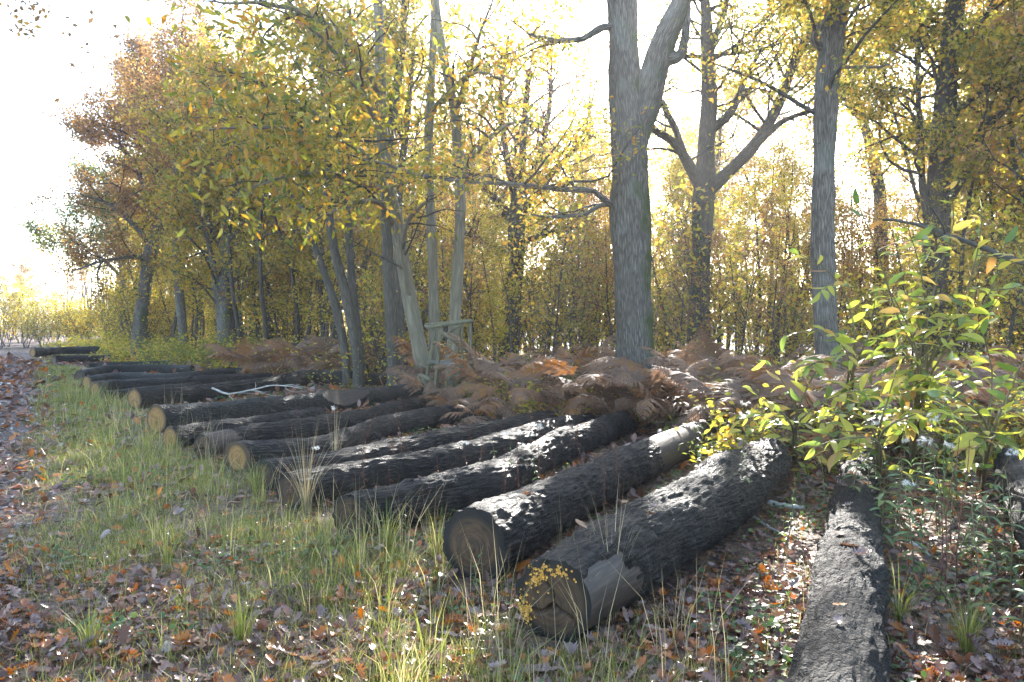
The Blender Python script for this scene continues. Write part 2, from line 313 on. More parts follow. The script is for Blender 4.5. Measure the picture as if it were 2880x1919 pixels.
OLIVE, GREEN, YEL, GOLD, ORA, BRN, DBR = (.17, .165, .045), (.1, .13, .035), (.46, .38, .09), (.48, .31, .085), (.36, .18, .06), (.24, .15, .075), (.1, .06, .03)
M = dict(
    chest=leaf_mat('chestnut_foliage', [(.0, (.055, .08, .014)), (.2, (.13, .15, .02)), (.4, (.38, .31, .03)), (.6, (.22, .2, .025)), (.8, (.46, .25, .03)), (1, (.36, .13, .025))], .55, .42, .5, w_is=.85, w_ob=.15),
    chest1=leaf_mat('chestnut_leaf_single', [(.0, (.1, .14, .02)), (.2, (.22, .22, .025)), (.5, (.44, .35, .035)), (.8, (.48, .27, .03)), (1, (.4, .15, .03))], .58, .42, .5, 0, 1),
    oakl=leaf_mat('oak_foliage', [(0, (.075, .1, .022)), (.25, (.18, .18, .035)), (.48, (.36, .31, .05)), (.7, (.54, .39, .06)), (.85, (.55, .31, .055)), (1, (.42, .17, .04))], .6, w_is=.85, w_ob=.15),
    oakb=leaf_mat('russet_foliage', [(0, (.16, .15, .045)), (.25, (.26, .15, .055)), (.5, (.2, .115, .055)), (.75, (.44, .22, .06)), (1, (.52, .34, .09))], .55, w_is=.85, w_ob=.15),
    oakg=leaf_mat('green_foliage', [(0, (.08, .12, .025)), (.4, (.14, .18, .04)), (.7, (.24, .25, .05)), (1, YEL)], .58),
    shrub=leaf_mat('shrub_foliage', [(0, (.1, .13, .025)), (.25, (.24, .25, .04)), (.5, (.5, .43, .06)), (.78, (.6, .43, .08)), (.9, (.5, .28, .06)), (1, (.42, .18, .045))], .65, w_is=.85, w_ob=.15),
    sap=leaf_mat('sapling_foliage', [(0, (.1, .16, .04)), (.2, (.18, .24, .04)), (.45, (.4, .42, .06)), (.75, (.52, .46, .08)), (.92, GOLD), (1, ORA)], .55, .38, .5, 0, 1.0),
    weed=leaf_mat('weed_foliage', [(0, (.1, .16, .065)), (.6, (.15, .22, .085)), (1, (.27, .29, .08))], .4, .45, .4, .3, .7),
    cover=leaf_mat('ground_cover_foliage', [(0, (.05, .1, .03)), (.6, (.09, .15, .04)), (1, (.2, .23, .05))], .4, .45, .4, 1, 0),
    fern=leaf_mat('bracken_foliage', [(0, (.14, .085, .055)), (.4, (.22, .135, .085)), (.7, (.27, .15, .085)), (.88, (.36, .15, .045)), (1, (.18, .18, .06))], .4, .6, .3, .3, .7, 1.1),
    grass=leaf_mat('grass_blades', [(0, (.09, .125, .028)), (.35, (.18, .21, .045)), (.6, (.28, .28, .07)), (.8, (.4, .34, .14)), (1, (.5, .41, .23))], .5, .4, .45, 1, 0, 1.1),
    dry=leaf_mat('dry_grass', [(0, (.3, .23, .12)), (.6, (.45, .36, .2)), (1, (.55, .46, .3))], .4, .5, .3, .7, .3, 1.0),
    litter=leaf_mat('leaf_litter', [(0, (.06, .03, .022)), (.3, (.15, .07, .038)), (.55, (.24, .13, .09)), (.75, (.26, .165, .14)), (.88, (.4, .12, .025)), (1, (.5, .18, .035))], .3, .3, .6, 1, 0, 1.1),
    fall_o=leaf_mat('fallen_orange', [(0, (.33, .1, .02)), (1, (.45, .17, .03))], .35, .38, .5, 0, 1, 1.1),
    fall_b=leaf_mat('fallen_brown', [(0, (.09, .045, .025)), (1, (.2, .1, .055))], .25, .35, .5, 0, 1, 1.1),
    fall_g=leaf_mat('fallen_greyish', [(0, (.17, .11, .095)), (1, (.27, .19, .165))], .2, .35, .5, 0, 1, 1.0),
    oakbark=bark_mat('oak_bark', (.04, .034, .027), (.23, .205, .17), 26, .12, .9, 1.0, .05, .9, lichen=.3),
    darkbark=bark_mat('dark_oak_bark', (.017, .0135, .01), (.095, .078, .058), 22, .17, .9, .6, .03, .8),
    smooth=bark_mat('chestnut_bark', (.085, .075, .05), (.2, .178, .125), 10, .12, .75, .2, .01, .3, (.09, .1, .04)),
    slim=bark_mat('young_bark', (.03, .026, .02), (.1, .09, .072), 18, .15, .85, .35, .01, .3),
    twig=bark_mat('twig_bark', (.025, .021, .016), (.065, .057, .045), 20, .3, .85, .2, .01),
    logbark=bark_mat('wet_log_bark', (.005, .0044, .0038), (.045, .038, .031), 28, .16, .75, 1.0, .045, spec=.25, rough_lo=.4),
    logbark2=bark_mat('grey_log_bark', (.006, .0055, .005), (.052, .05, .043), 28, .36, .68, 1.0, .035, spec=.25, rough_lo=.42),
    logbark3=bark_mat('rough_log_bark', (.004, .0036, .003), (.028, .025, .022), 26, .5, .85, 1.0, .06, spec=.2, rough_lo=.55),
    strip=bark_mat('stripped_log', (.024, .016, .011), (.07, .05, .036), 30, .08, .6, .25, .005, spec=.4),
    tan=wood_mat('sawn_tan_wood', (.16, .085, .025), (.34, .19, .06), (.06, .035, .018)),
    darkw=wood_mat('sawn_dark_wood', (.014, .008, .004), (.085, .045, .017), (.005, .004, .003)),
    fungus=plain_mat('orange_fungus', (.5, .25, .03), (.75, .45, .1), 60, .7, .5),
    pole=plain_mat('green_stained_pole', (.07, .065, .035), (.14, .13, .075), 12, .8, .2, stretch=(1, 1, .2)),
    board=plain_mat('weathered_board', (.06, .055, .045), (.15, .135, .11), 14, .8, .3, stretch=(.2, 1, 1)),
    birch=plain_mat('pale_stick', (.25, .23, .2), (.55, .52, .47), 14, .7, .3),
    stem=plain_mat('green_stem', (.09, .09, .03), (.16, .12, .06), 20),
    red=plain_mat('dark_red_stalk', (.08, .03, .018), (.2, .08, .045), 40),
    fluff=leaf_mat('seed_fluff', [(0, (.6, .58, .53)), (1, (.78, .76, .72))], .5, .8, .1, 1, 0, 1),
    ivy=leaf_mat('ivy_foliage', [(0, (.03, .06, .015)), (1, (.06, .1, .03))], .2, .35, .5, 1, 0),
    soil=ground_mat('forest_floor', [(.3, (.028, .018, .012)), (.5, (.085, .045, .026)), (.65, (.14, .075, .04)), (.8, (.2, .11, .05)), (.95, (.1, .11, .03))]),
    track=ground_mat('leafy_track', [(.3, (.03, .02, .016)), (.6, (.1, .06, .045)), (.9, (.17, .11, .085))], .8, 26, .85),
)

# ------------------------------------------------------------------ the setting
def axis_steps():
    near = np.arange(-14, 14.01, .22); far = 14 * np.geomspace(1.03, 60, 34)
    return np.r_[-far[::-1], near, far]
gx = axis_steps(); gy = axis_steps() + 10
XX, YY = np.meshgrid(gx, gy); ZZ = gz(XX, YY)
V = np.stack([XX, YY, ZZ], -1).reshape(-1, 3); w = len(gx)
i = (np.arange(len(gy) - 1)[:, None] * w + np.arange(w - 1)[None]).ravel()
g_me = make_mesh('ground', V, [np.stack([i, i + 1, i + w + 1, i + w], -1)], smooth=True, mats=[M['soil']])
obj('ground', g_me)['kind'] = 'structure'
def path_edge(y): return -3.66 - .63 * (y - 5.39)         # right edge of the track
ys = np.arange(-8, 120, .5); ts = np.linspace(0, 1, 13)
PX = path_edge(ys)[:, None] - 3.4 * ts[None]; PX = PX + (fbm(np.stack([ys * .8, ys * 0, ys * 0], -1), 9) - .5)[:, None] * .5 * (1 - ts)[None]
PY = np.repeat(ys[:, None], 13, 1); PZ = gz(PX, PY) + .03 * np.sin(ts * math.pi)[None] * 0 + .012
V = np.stack([PX, PY, PZ], -1).reshape(-1, 3); i = (np.arange(len(ys) - 1)[:, None] * 13 + np.arange(12)[None]).ravel()
obj('path', make_mesh('path', V, [np.stack([i, i + 13, i + 14, i + 1], -1)], smooth=True, mats=[M['track']]))['kind'] = 'structure'

# ------------------------------------------------------------------ the felled logs
def bark_disp(amp, s=9.0, st=.22, seed=3):
    def f(b, rr):
        p = b * [s * 2.2, s * 2.2, s * st * 3.2]
        a = np.abs(fbm(p, seed, 3) - .45) * 3.6                      # ridged furrows
        c = fbm(b * [2.2, 2.2, 1.2], seed + 9, 3) - .47              # lumps
        d = fbm(b * [22, 22, 9], seed + 20, 2) - .37
        return amp * (np.clip(a, 0, 1) - .35) + c * .1 * rr / .2 + amp * .55 * d
    return f
LOGS = [  # axis in photo pixels with radius (m); each log lies on the ground
 dict(p=[(2300, 2420), (2370, 1850), (2388, 1667), (2400, 1485), (2410, 1355), (2450, 1240)], r=[.19, .185, .18, .172, .168, .15], det=3, wood='darkw', bark='logbark3',
      label='log running away from the bottom edge, the one seen almost end-on at the right'),
 dict(p=[(1562, 1690), (1737, 1572), (1990, 1420), (2160, 1295)], r=[.21, .25, .26, .23], det=3, wood='darkw', strip=(0, .5, .15, .95), bumps=[(.62, 4.4, .06, .16, .5), (.3, 5.6, .03, .2, .5)], fungus=True, cracks=[.9, 2.5, 4.4],
      label='thick gnarled log with orange fungus on its split dark end'),
 dict(p=[(1335, 1535), (1562, 1418), (1811, 1294), (1990, 1215)], r=[.222, .21, .212, .195], det=3, wood='darkw', strip=(3.4, 9, 0, 9),
      label='glossy wet log with a smooth dark round end, shining in the sun'),
 dict(p=[(985, 1455), (1214, 1400), (1392, 1350), (1565, 1264), (1752, 1190)], r=[.175, .185, .19, .182, .17], det=3, wood='darkw', cracks=[.4, 2.2, 4.9], bumps=[(.58, 4.9, .06, .1, .6)], grooves=[(0, 1.1, 5.5, .05)],
      label='dark log with a split end and a lump halfway along its top'),
 dict(p=[(812, 1385), (1027, 1338), (1214, 1302), (1401, 1258), (1541, 1214), (1660, 1190)], r=[.15, .155, .16, .165, .165, .15], det=2, wood='darkw', cracks=[1.2],
      label='thinner dark log lying just beyond the split-ended one, its stub end in tall grass'),
 dict(p=[(742, 1338), (934, 1312), (1121, 1268), (1308, 1226), (1448, 1198), (1541, 1180)], r=[.14, .145, .15, .15, .145, .14], det=2, wood='darkw',
      label='thin dark log squeezed between two others, end hidden in long grass'),
 dict(p=[(668, 1288), (788, 1280), (924, 1256), (1060, 1206), (1167, 1184), (1284, 1165), (1400, 1172)], r=[.165, .16, .155, .16, .16, .155, .15], det=2, wood='tan', cracks=[1.5],
      label='bent log with a tan sawn end, bracken drooping over its far end'),
 dict(p=[(570, 1258), (720, 1226), (890, 1203), (1060, 1168), (1167, 1143), (1300, 1124), (1400, 1116)], r=[.165, .16, .16, .16, .155, .15, .14], det=2, wood='darkw', cracks=[.8, 2.6], strip=(0, .55, .1, 1.9),
      label='long log with a broken dark end, in front of the biggest round end'),
 dict(p=[(478, 1234), (620, 1211), (760, 1193), (900, 1172)], r=[.155, .15, .145, .14], det=2, wood='tan',
      label='short log with a small orange-brown end, half hidden behind the broken-ended log'),
 dict(p=[(440, 1183), (620, 1166), (780, 1148), (950, 1128), (1080, 1112), (1180, 1100)], r=[.225, .21, .2, .2, .185, .17], det=2, wood='tan', cracks=[1.3, 3.8], bark='logbark2', notch=(3.0, 4.3),
      label='biggest log with a wide pale tan end and a felling notch cut in its side'),
 dict(p=[(378, 1122), (482, 1115), (652, 1096), (788, 1078), (873, 1064), (1026, 1066), (1128, 1066)], r=[.2, .18, .18, .195, .205, .19, .17], det=2, wood='tan', cracks=[.9, 2.1],
      label='humped log with a cracked tan end and a dead branch lying against it'),
 dict(p=[(292, 1116), (350, 1109), (460, 1098), (560, 1088)], r=[.13, .13, .13, .12], det=1, wood='darkw',
      label='small short log with a dark end, beside the humped log'),
 dict(p=[(268, 1098), (328, 1088), (506, 1079), (655, 1069), (760, 1062)], r=[.175, .17, .17, .165, .15], det=1, wood='tan',
      label='log with a narrow tan end, nearer of the two overlapping ends at the grass edge'),
 dict(p=[(243, 1078), (328, 1067), (506, 1066), (640, 1050), (690, 1050)], r=[.18, .17, .165, .16, .15], det=1, wood='tan', bark='logbark2',
      label='log with a brown end, farther of the two overlapping ends at the grass edge'),
 dict(p=[(224, 1060), (298, 1042), (447, 1038), (540, 1040)], r=[.17, .16, .15, .14], det=1, wood='darkw', bark='logbark2',
      label='log behind the two overlapping ends, weeds growing along its far side'),
 dict(p=[(245, 1034), (350, 1029), (480, 1027)], r=[.15, .15, .14], det=1, wood='darkw', bark='logbark2',
      label='weed-covered log just short of the small far stack'),
 dict(p=[(152, 1012), (250, 1010), (365, 1008)], r=[.17, .16, .15], det=1, wood='darkw',
      label='dark log with a black end, nearest of the small far stack'),
 dict(p=[(108, 998), (200, 994), (305, 993)], r=[.2, .18, .17], det=1, wood='darkw', bark='logbark2',
      label='log with a reddish end at the front of the far stack'),
 dict(p=[(92, 992), (180, 986), (280, 985)], r=[.17, .16, .15], det=1, wood='tan', z=.36,
      label='topmost log of the small far stack'),
 dict(p=[(372, 998), (420, 1000), (475, 1005)], r=[.16, .15, .14], det=1, wood='darkw',
      label='far log showing only its end among weeds, right of the far stack'),
 dict(p=[(3230, 1960), (3010, 1590), (2905, 1400), (2850, 1310)], r=[.22, .21, .2, .19], det=2, wood='darkw',
      label='log cut off by the right edge of the picture, its wet top shining white'),
]
LOGINFO = []
def build_log(spec, idx):
    P = []
    for (x, y), r in zip(spec['p'], spec['r']): P.append(ground(x, y, spec.get('z', 0) + r * .93))
    P = np.array(P); r = np.array(spec['r'])
    length = np.linalg.norm(np.diff(P, axis=0), axis=1).sum()
    det = spec['det']; n = {3: 260, 2: 120, 1: 40}[det]; sides = {3: 130, 2: 64, 1: 28}[det]
    Q, rad = smooth_path(P, r, n)
    head = math.atan2(P[-1][1] - P[0][1], P[-1][0] - P[0][0]); base = np.array([P[0][0], P[0][1], 0.0])
    t = thing('log', spec['label'], 'log', base, head, 'felled logs lying side by side')
    c, s = math.cos(-head), math.sin(-head); Rm = np.array([[c, -s, 0], [s, c, 0], [0, 0, 1]])
    Q = (Q - base) @ Rm.T
    g = Geo(); amp = {3: .028, 2: .022, 1: .014}[det]
    lump = spec.get('lump')
    seed = 11 + idx * 7
    def disp(b, rr):
        d = bark_disp(amp, seed=seed)(b, rr); ss = np.linspace(0, 1, n)[:, None]; tt = np.linspace(0, 2 * math.pi, sides, endpoint=False)[None]
        for f_, a_, am, s1, s2 in spec.get('bumps', []): d = d + am * np.exp(-((ss - f_) / s1) ** 2 - (((tt - a_ + math.pi) % (2 * math.pi) - math.pi) / s2) ** 2)
        for l0, l1, a_, dp in spec.get('grooves', []):
            w_ = a_ + .25 * np.sin(ss * 9); d = d - dp * np.clip(1 - np.abs((tt - w_ + math.pi) % (2 * math.pi) - math.pi) / .1, 0, 1) * (ss * length < l1) * np.clip((l1 - ss * length) * 3, 0, 1)
        return d
    tube(g, Q, rad, sides, disp, seed=idx)
    V = g.V[0].reshape(n, sides, 3); B = g.B[0].reshape(n, sides, 3)
    T, A_, B_ = frames(Q); Ls = np.r_[0, np.cumsum(np.linalg.norm(np.diff(Q, axis=0), axis=1))]
    th = np.linspace(0, 2 * math.pi, sides, endpoint=False)
    mask = np.zeros((n, sides), bool)
    if spec.get('strip'):                                     # bark fallen away: bare wood a bark's thickness deeper
        s0, s1, ac, ah = spec['strip']
        edge = (fbm(np.stack([np.repeat(Ls[:, None] * 6, sides, 1), np.repeat(th[None] * 3, n, 0), np.zeros((n, sides))], -1), seed, 3) - .45) * .5
        Lg = np.repeat(Ls[:, None], sides, 1) + edge; Tg = np.abs((np.repeat(th[None], n, 0) - ac + math.pi) % (2 * math.pi) - math.pi) + edge
        mask = (Lg > s0 - .2) & (Lg < s1) & (Tg < ah)
        if s0 > 0: mask &= (Lg > s0)
        dirv = (A_[:, None] * np.cos(th)[None, :, None] + B_[:, None] * np.sin(th)[None, :, None])
        flat = Q[:, None] + dirv * (rad[:, None, None] * 1.0 - .012 + .02 * (fbm(B * [1.5, 1.5, .8], seed, 2)[..., None] - .4))
        V = np.where(mask[..., None], flat, V)
    if spec.get('notch'):                                     # sloping felling cut
        s0, s1 = spec['notch']; mid = s0 + .55
        for k in range(n):
            if s0 < Ls[k] < s1:
                f = (Ls[k] - s0) / (mid - s0) if Ls[k] < mid else (s1 - Ls[k]) / (s1 - mid)
                cut = rad[k] * (1.0 - .55 * f)
                nn = unit(-A_[k] * 0 + np.array([0, -.8, .6]))
                d = (V[k] - Q[k]) @ nn; over = d > cut
                V[k] = np.where(over[:, None], V[k] - nn[None] * (d - cut)[:, None], V[k]); mask[k] |= over
    N0 = Rm @ np.array([.485, .874, 0.0])                      # the saw cut is square to the stack, not to the bend of the log
    for k in range(n):
        fade = 1 - Ls[k] / (2.6 * rad[0])
        if fade <= 0: break
        dd = (V[k] - Q[k]) - np.outer((V[k] - Q[k]) @ T[k], T[k])
        V[k] = V[k] - np.outer(np.clip((dd @ N0) / max(T[k] @ N0, .35), -1.3 * rad[0], 1.3 * rad[0]) * fade, T[k])
    g.V[0] = V.reshape(-1, 3)
    q = g.Q[0]; fm = mask.reshape(-1)[q].all(1)
    bark = M[spec.get('bark', 'logbark')]
    allV, allB = g.V[0], g.B[0]
    def sub(q):
        u, inv = np.unique(q.ravel(), return_inverse=True); return allV[u], inv.reshape(q.shape), allB[u]
    v, f, b = sub(q[~fm]); obj('bark', make_mesh('log_bark', v, [f], bk=b, smooth=True, mats=[bark]), t)
    if fm.any():
        v, f, b = sub(q[fm]); obj('bare_wood', make_mesh('log_bare_wood', v, [f], bk=b, smooth=True, mats=[M['strip']]), t)
    for end in (0, 1):                                        # sawn ends with cracks as real grooves
        k = 0 if end == 0 else n - 1; ring = V[k]; cen = ring.mean(0); rings = 14 if det > 1 else 5
        fr = np.linspace(0, 1, rings + 1)[1:]; tang = T[k] * (-1 if end == 0 else 1)
        vv = [cen[None]]; bb = [np.zeros((1, 3))]
        for f_ in fr:
            pt = cen + (ring - cen) * f_
            dep = np.zeros(sides)
            for ca in spec.get('cracks', []) if end == 0 else []:
                wob = ca + .25 * math.sin(f_ * 5 + ca * 9)
                da = np.abs((th - wob + math.pi) % (2 * math.pi) - math.pi) * max(f_, .15)
                dep = np.maximum(dep, np.clip(1 - da / (.055), 0, 1) * (.05 if f_ > .12 else .02) * (1.1 - .5 * abs(f_ - .6)))
            dep = dep + (fbm(np.stack([pt[:, 1] * 7, pt[:, 2] * 7, pt[:, 0] * 0 + idx], -1), 3, 3) - .45) * .018
            pt = pt - tang * dep[:, None] * (1 if f_ < .99 else 0)
            vv.append(pt); bb.append(np.stack([(ring - cen)[:, 1] * f_, (ring - cen)[:, 2] * f_, np.hypot((ring - cen)[:, 1] * f_ / rad[k] - .14 * (1 - f_), (ring - cen)[:, 2] * f_ / rad[k] + .1 * (1 - f_))], -1))
        vv = np.vstack(vv); bb = np.vstack(bb)
        jj = np.arange(sides); j2 = (jj + 1) % sides
        tr = np.stack([np.zeros(sides, int), 1 + j2, 1 + jj] if end == 0 else [np.zeros(sides, int), 1 + jj, 1 + j2], -1)
        qq = []
        for a in range(rings - 1):
            b0, b1 = 1 + a * sides, 1 + (a + 1) * sides
            qq.append(np.stack([b0 + jj, b0 + j2, b1 + j2, b1 + jj] if end == 0 else [b0 + j2, b0 + jj, b1 + jj, b1 + j2], -1))
        ce = obj('cut_end', make_mesh('log_end', vv, [tr, np.vstack(qq)], bk=bb, smooth=True, mats=[M[spec['wood']] if end == 0 else M['darkw']]), t)
        if end == 0 and spec.get('fungus'):
            rng = np.random.default_rng(8); fg = Geo()
            dome = []
            for a in range(4):
                ph = a / 3 * math.pi / 2
                for bq in range(8): dome.append((math.cos(ph) * math.cos(bq * math.pi / 4), math.cos(ph) * math.sin(bq * math.pi / 4), .6 * math.sin(ph)))
            dome = np.array(dome); df = np.array([(a * 8 + b_, a * 8 + (b_ + 1) % 8, (a + 1) * 8 + (b_ + 1) % 8, (a + 1) * 8 + b_) for a in range(3) for b_ in range(8)])
            N = 520; pos = []; sz = []
            while len(pos) < N:
                kind = rng.random()
                if kind < .62:   # big crust low on the side towards the track
                    u, w_ = rng.normal(.83, .1), rng.normal(-.45, .28)
                elif kind < .87: u, w_ = rng.normal(.5, .12), rng.normal(.5, .12)
                else: u, w_ = rng.normal(.05, .28), rng.normal(.72, .07)
                if u * u + w_ * w_ > 1.04: continue
                lp = cen + np.array([0, u * rad[0], w_ * rad[0]]); lp = lp - np.array([.004 + max(0, rng.normal(.004, .004)), 0, 0])
                pos.append(lp); sz.append(rng.uniform(.004, .009))
            pos = np.array(pos); sz = np.array(sz)
            X = np.tile([0, 1.0, 0], (N, 1)); Y = np.tile([0, 0, -1.0], (N, 1)); X = unit(X + rng.normal(size=(N, 3)) * .15); Y = unit(np.cross(np.cross(X, Y), X))
            scatter(fg, dome, df, pos, X, -Y * 1.0, sz)
            obj('fungus', fg.mesh('fungus', M['fungus'], smooth=True), ce, kind='stuff', label='orange crust fungus on the sawn end')
    for fs, fa, fl in {1: [(.8, 3.6, .07)], 3: [(.3, 5.9, .05)], 4: [(.55, .2, .09), (.8, 5.6, .06)], 6: [(.42, .3, .07)], 7: [(.35, .1, .08), (.7, 5.7, .06)], 9: [(.3, .2, .05)], 10: [(.5, 5.4, .1)], 12: [(.5, 5.5, .1)]}.get(idx, []):
        k = int(fs * (n - 1)); dv = A_[k] * math.cos(fa) + B_[k] * math.sin(fa) + T[k] * .35
        S = np.array([Q[k] + dv * rad[k] * .8, Q[k] + dv * rad[k] * .98, Q[k] + dv * (rad[k] + fl * .6), Q[k] + dv * (rad[k] + fl)])
        g2 = Geo(); tube(g2, S, [.075, .055, .046, .042], 14, bark_disp(.006, seed=seed + 3), seed=idx, cap=True); obj('branch_stub', g2.mesh('branch_stub', bark, smooth=False), t)
    LOGINFO.append(dict(P=P, r=r, base=base, head=head, obj=t, Q=Q @ Rm + base, rad=rad, tops=None))
for k, sp_ in enumerate(LOGS): build_log(sp_, k)
def on_log(x, y):
    """height of a log surface under (x,y), or None"""
    best = None
    for L_ in LOGINFO:
        Q = L_['Q']; d2 = (Q[:, 0] - x) ** 2 + (Q[:, 1] - y) ** 2; k = int(np.argmin(d2)); r = L_['rad'][k]
        if d2[k] < (r * .96) ** 2:
            z = Q[k, 2] + math.sqrt(max(r * r - d2[k], 0)); best = z if best is None else max(best, z)
    return best
_lq = np.vstack([np.c_[L_['Q'][::2], L_['rad'][::2]] for L_ in LOGINFO])
def in_logs(x, y, pad=0.0):
    out = np.zeros(len(x), bool)
    for a in range(0, len(x), 4000):
        d2 = (x[a:a + 4000, None] - _lq[None, :, 0]) ** 2 + (y[a:a + 4000, None] - _lq[None, :, 1]) ** 2
        out[a:a + 4000] = (d2 < (_lq[None, :, 3] + pad) ** 2).any(1)
    return out
_ends = sorted([(L_['P'][0][1], L_['P'][0][0]) for L_ in LOGINFO[:20]])
def end_line(y): return np.interp(y, [e[0] for e in _ends], [e[1] for e in _ends])

# ------------------------------------------------------------------ trees
def wander(rng, p0, d, Ln, n, wob, up):
    pts = [np.array(p0, float)]; d = unit(d)
    for k in range(n):
        d = unit(d + rng.normal(size=3) * wob + [0, 0, up]); pts.append(pts[-1] + d * Ln / n)
    return np.array(pts)
def crown(rng, limbs, n2, L2, n3, L3, nleaf, lsize, t0=.3, up=.04, wob=.22, spread=.16, r_twig=.5, template=LEAF_SMALL, flat=.2, droop=.25, bend=None, keep=None):
    """side branches, twigs and leaves for the given limbs -> (Geo of branches, Geo of leaves, leaf places)"""
    gb, gl = Geo(), Geo(); tw = []
    wts = np.array([np.linalg.norm(np.diff(P, axis=0), axis=1).sum() for P, r in limbs]); wts = wts / wts.sum()
    for (P, r), wt in zip(limbs, wts):
        m = max(2, int(round(n2 * wt * len(limbs)))) if len(limbs) > 1 else n2
        tt0 = t0
        for k in range(m):
            t = tt0 + (1 - tt0) * (k + rng.random()) / m; x = t * (len(P) - 1); i = min(int(x), len(P) - 2); f = x - i
            p = P[i] * (1 - f) + P[i + 1] * f; rr = r[i] * (1 - f) + r[i + 1] * f; tg = unit(P[i + 1] - P[i])
            az = rng.uniform(0, 2 * math.pi); side = np.array([math.cos(az), math.sin(az), rng.uniform(-.1, .5)])
            d = unit(side * rng.uniform(.8, 1.2) + tg * .55)
            if bend is not None: d = unit(d + bend)
            Ln = L2 * rng.uniform(.55, 1.15) * (1.15 - .5 * (t - tt0) / (1 - tt0 + 1e-6))
            Q = wander(rng, p, d, Ln, 6, wob, up); r0 = min(rr * .62, .012 * Ln + .012)
            if keep is not None and not keep(Q[-1]): continue
            tube(gb, Q, np.linspace(r0, r0 * .25, 7), 5 if r0 < .04 else 7, seed=rng.integers(90))
            for k3 in range(n3):
                t3 = .2 + .8 * (k3 + rng.random()) / n3; x = t3 * 6; i3 = min(int(x), 5); f3 = x - i3
                p3 = Q[i3] * (1 - f3) + Q[i3 + 1] * f3; tg3 = unit(Q[i3 + 1] - Q[i3])
                d3 = unit(rng.normal(size=3) * .8 * [1, 1, .6] + tg3 * .8)
                S = wander(rng, p3, d3, L3 * rng.uniform(.5, 1.2), 4, .3, up * .5); rt = r0 * .3
                tube(gb, S, np.linspace(rt * r_twig + .002, .0015, 5), 3, seed=rng.integers(90)); tw.append(S)
            tw.append(Q[3:7] if len(Q) >= 7 else Q)
    pos = np.zeros((0, 3))
    if nleaf and tw:
        per = rng.gamma(1.4, 1.0, len(tw)); cnt = rng.multinomial(nleaf, per / per.sum())
        pos = []
        for S, c in zip(tw, cnt):
            if not c: continue
            u = rng.uniform(.1, 1, c) * (len(S) - 1); i = np.minimum(u.astype(int), len(S) - 2); f = (u - i)[:, None]
            pos.append(S[i] * (1 - f) + S[i + 1] * f + rng.normal(size=(c, 3)) * spread)
        pos = np.vstack(pos)
        if keep is not None: pos = pos[[keep(q) for q in pos]]
        X, Y = rand_axes(rng, len(pos), flat, droop)
        scatter(gl, template[0], template[1], pos, X, Y, lsize * rng.uniform(.6, 1.25, len(pos)))
    return gb, gl, pos
def pixel_path(pts):                       # (x, y, depth)
    return np.array([at(*p) for p in pts])
def build_tree(name, label, trunk, tr, limbs=(), bark='darkbark', leafm='oakl', seed=1, group=None, sides=14, det=0, flare=1.35, cr=None, limb_crown=True, moss=True, extra=None):
    """trunk: pixel path from the lowest visible point upwards; the foot is taken straight down to the ground"""
    rng = np.random.default_rng(seed)
    P = pixel_path(trunk); foot = P[0].copy(); foot[2] = float(gz(foot[0], foot[1])) - .12
    P = np.vstack([foot, P]); r = np.r_[tr[0] * flare, tr]
    n = 80 if det else 26
    Q, rad = smooth_path(P, r, n)
    base = np.array([foot[0], foot[1], 0.0])
    t = thing(name, label, 'tree', base, 0, group)
    g = Geo(); tube(g, Q, rad, 72 if det else sides, bark_disp(.022, 8, .055, seed) if det else bark_disp(.01, 7, .2, seed), seed=seed)
    obj('trunk', g.mesh('trunk', M[bark], base, True), t)
    allL = [(Q[int(n * .45):], rad[int(n * .45):])]
    for lp, lr in limbs:
        A, ra = smooth_path(pixel_path(lp), lr, 22)
        A = A + np.cumsum(rng.normal(size=A.shape) * .012, 0) * np.linspace(0, 1, 22)[:, None]
        g = Geo(); tube(g, A, ra, 20 if det else 10, bark_disp(.012, 8, .2, seed + 5), seed=seed + len(allL)); obj('limb', g.mesh('limb', M[bark], base, True), t)
        allL.append((A, ra))
    if cr:
        cr = dict(cr); only = cr.pop('only', None)
        gb, gl, pos = crown(rng, allL if only is None else [allL[k] for k in only], **cr)
        obj('branches', gb.mesh('branches', M['twig'], base, True), t, kind='stuff')
        if gl.n: obj('crown', gl.mesh('crown', M[leafm], base), t, kind='stuff')
    return t, allL, base, rng

S_ = 2880 / 2353.0
def v(*pts): return [(x * S_, y * S_, Z) for x, y, Z in pts]         # points read off the reduced view of the photograph

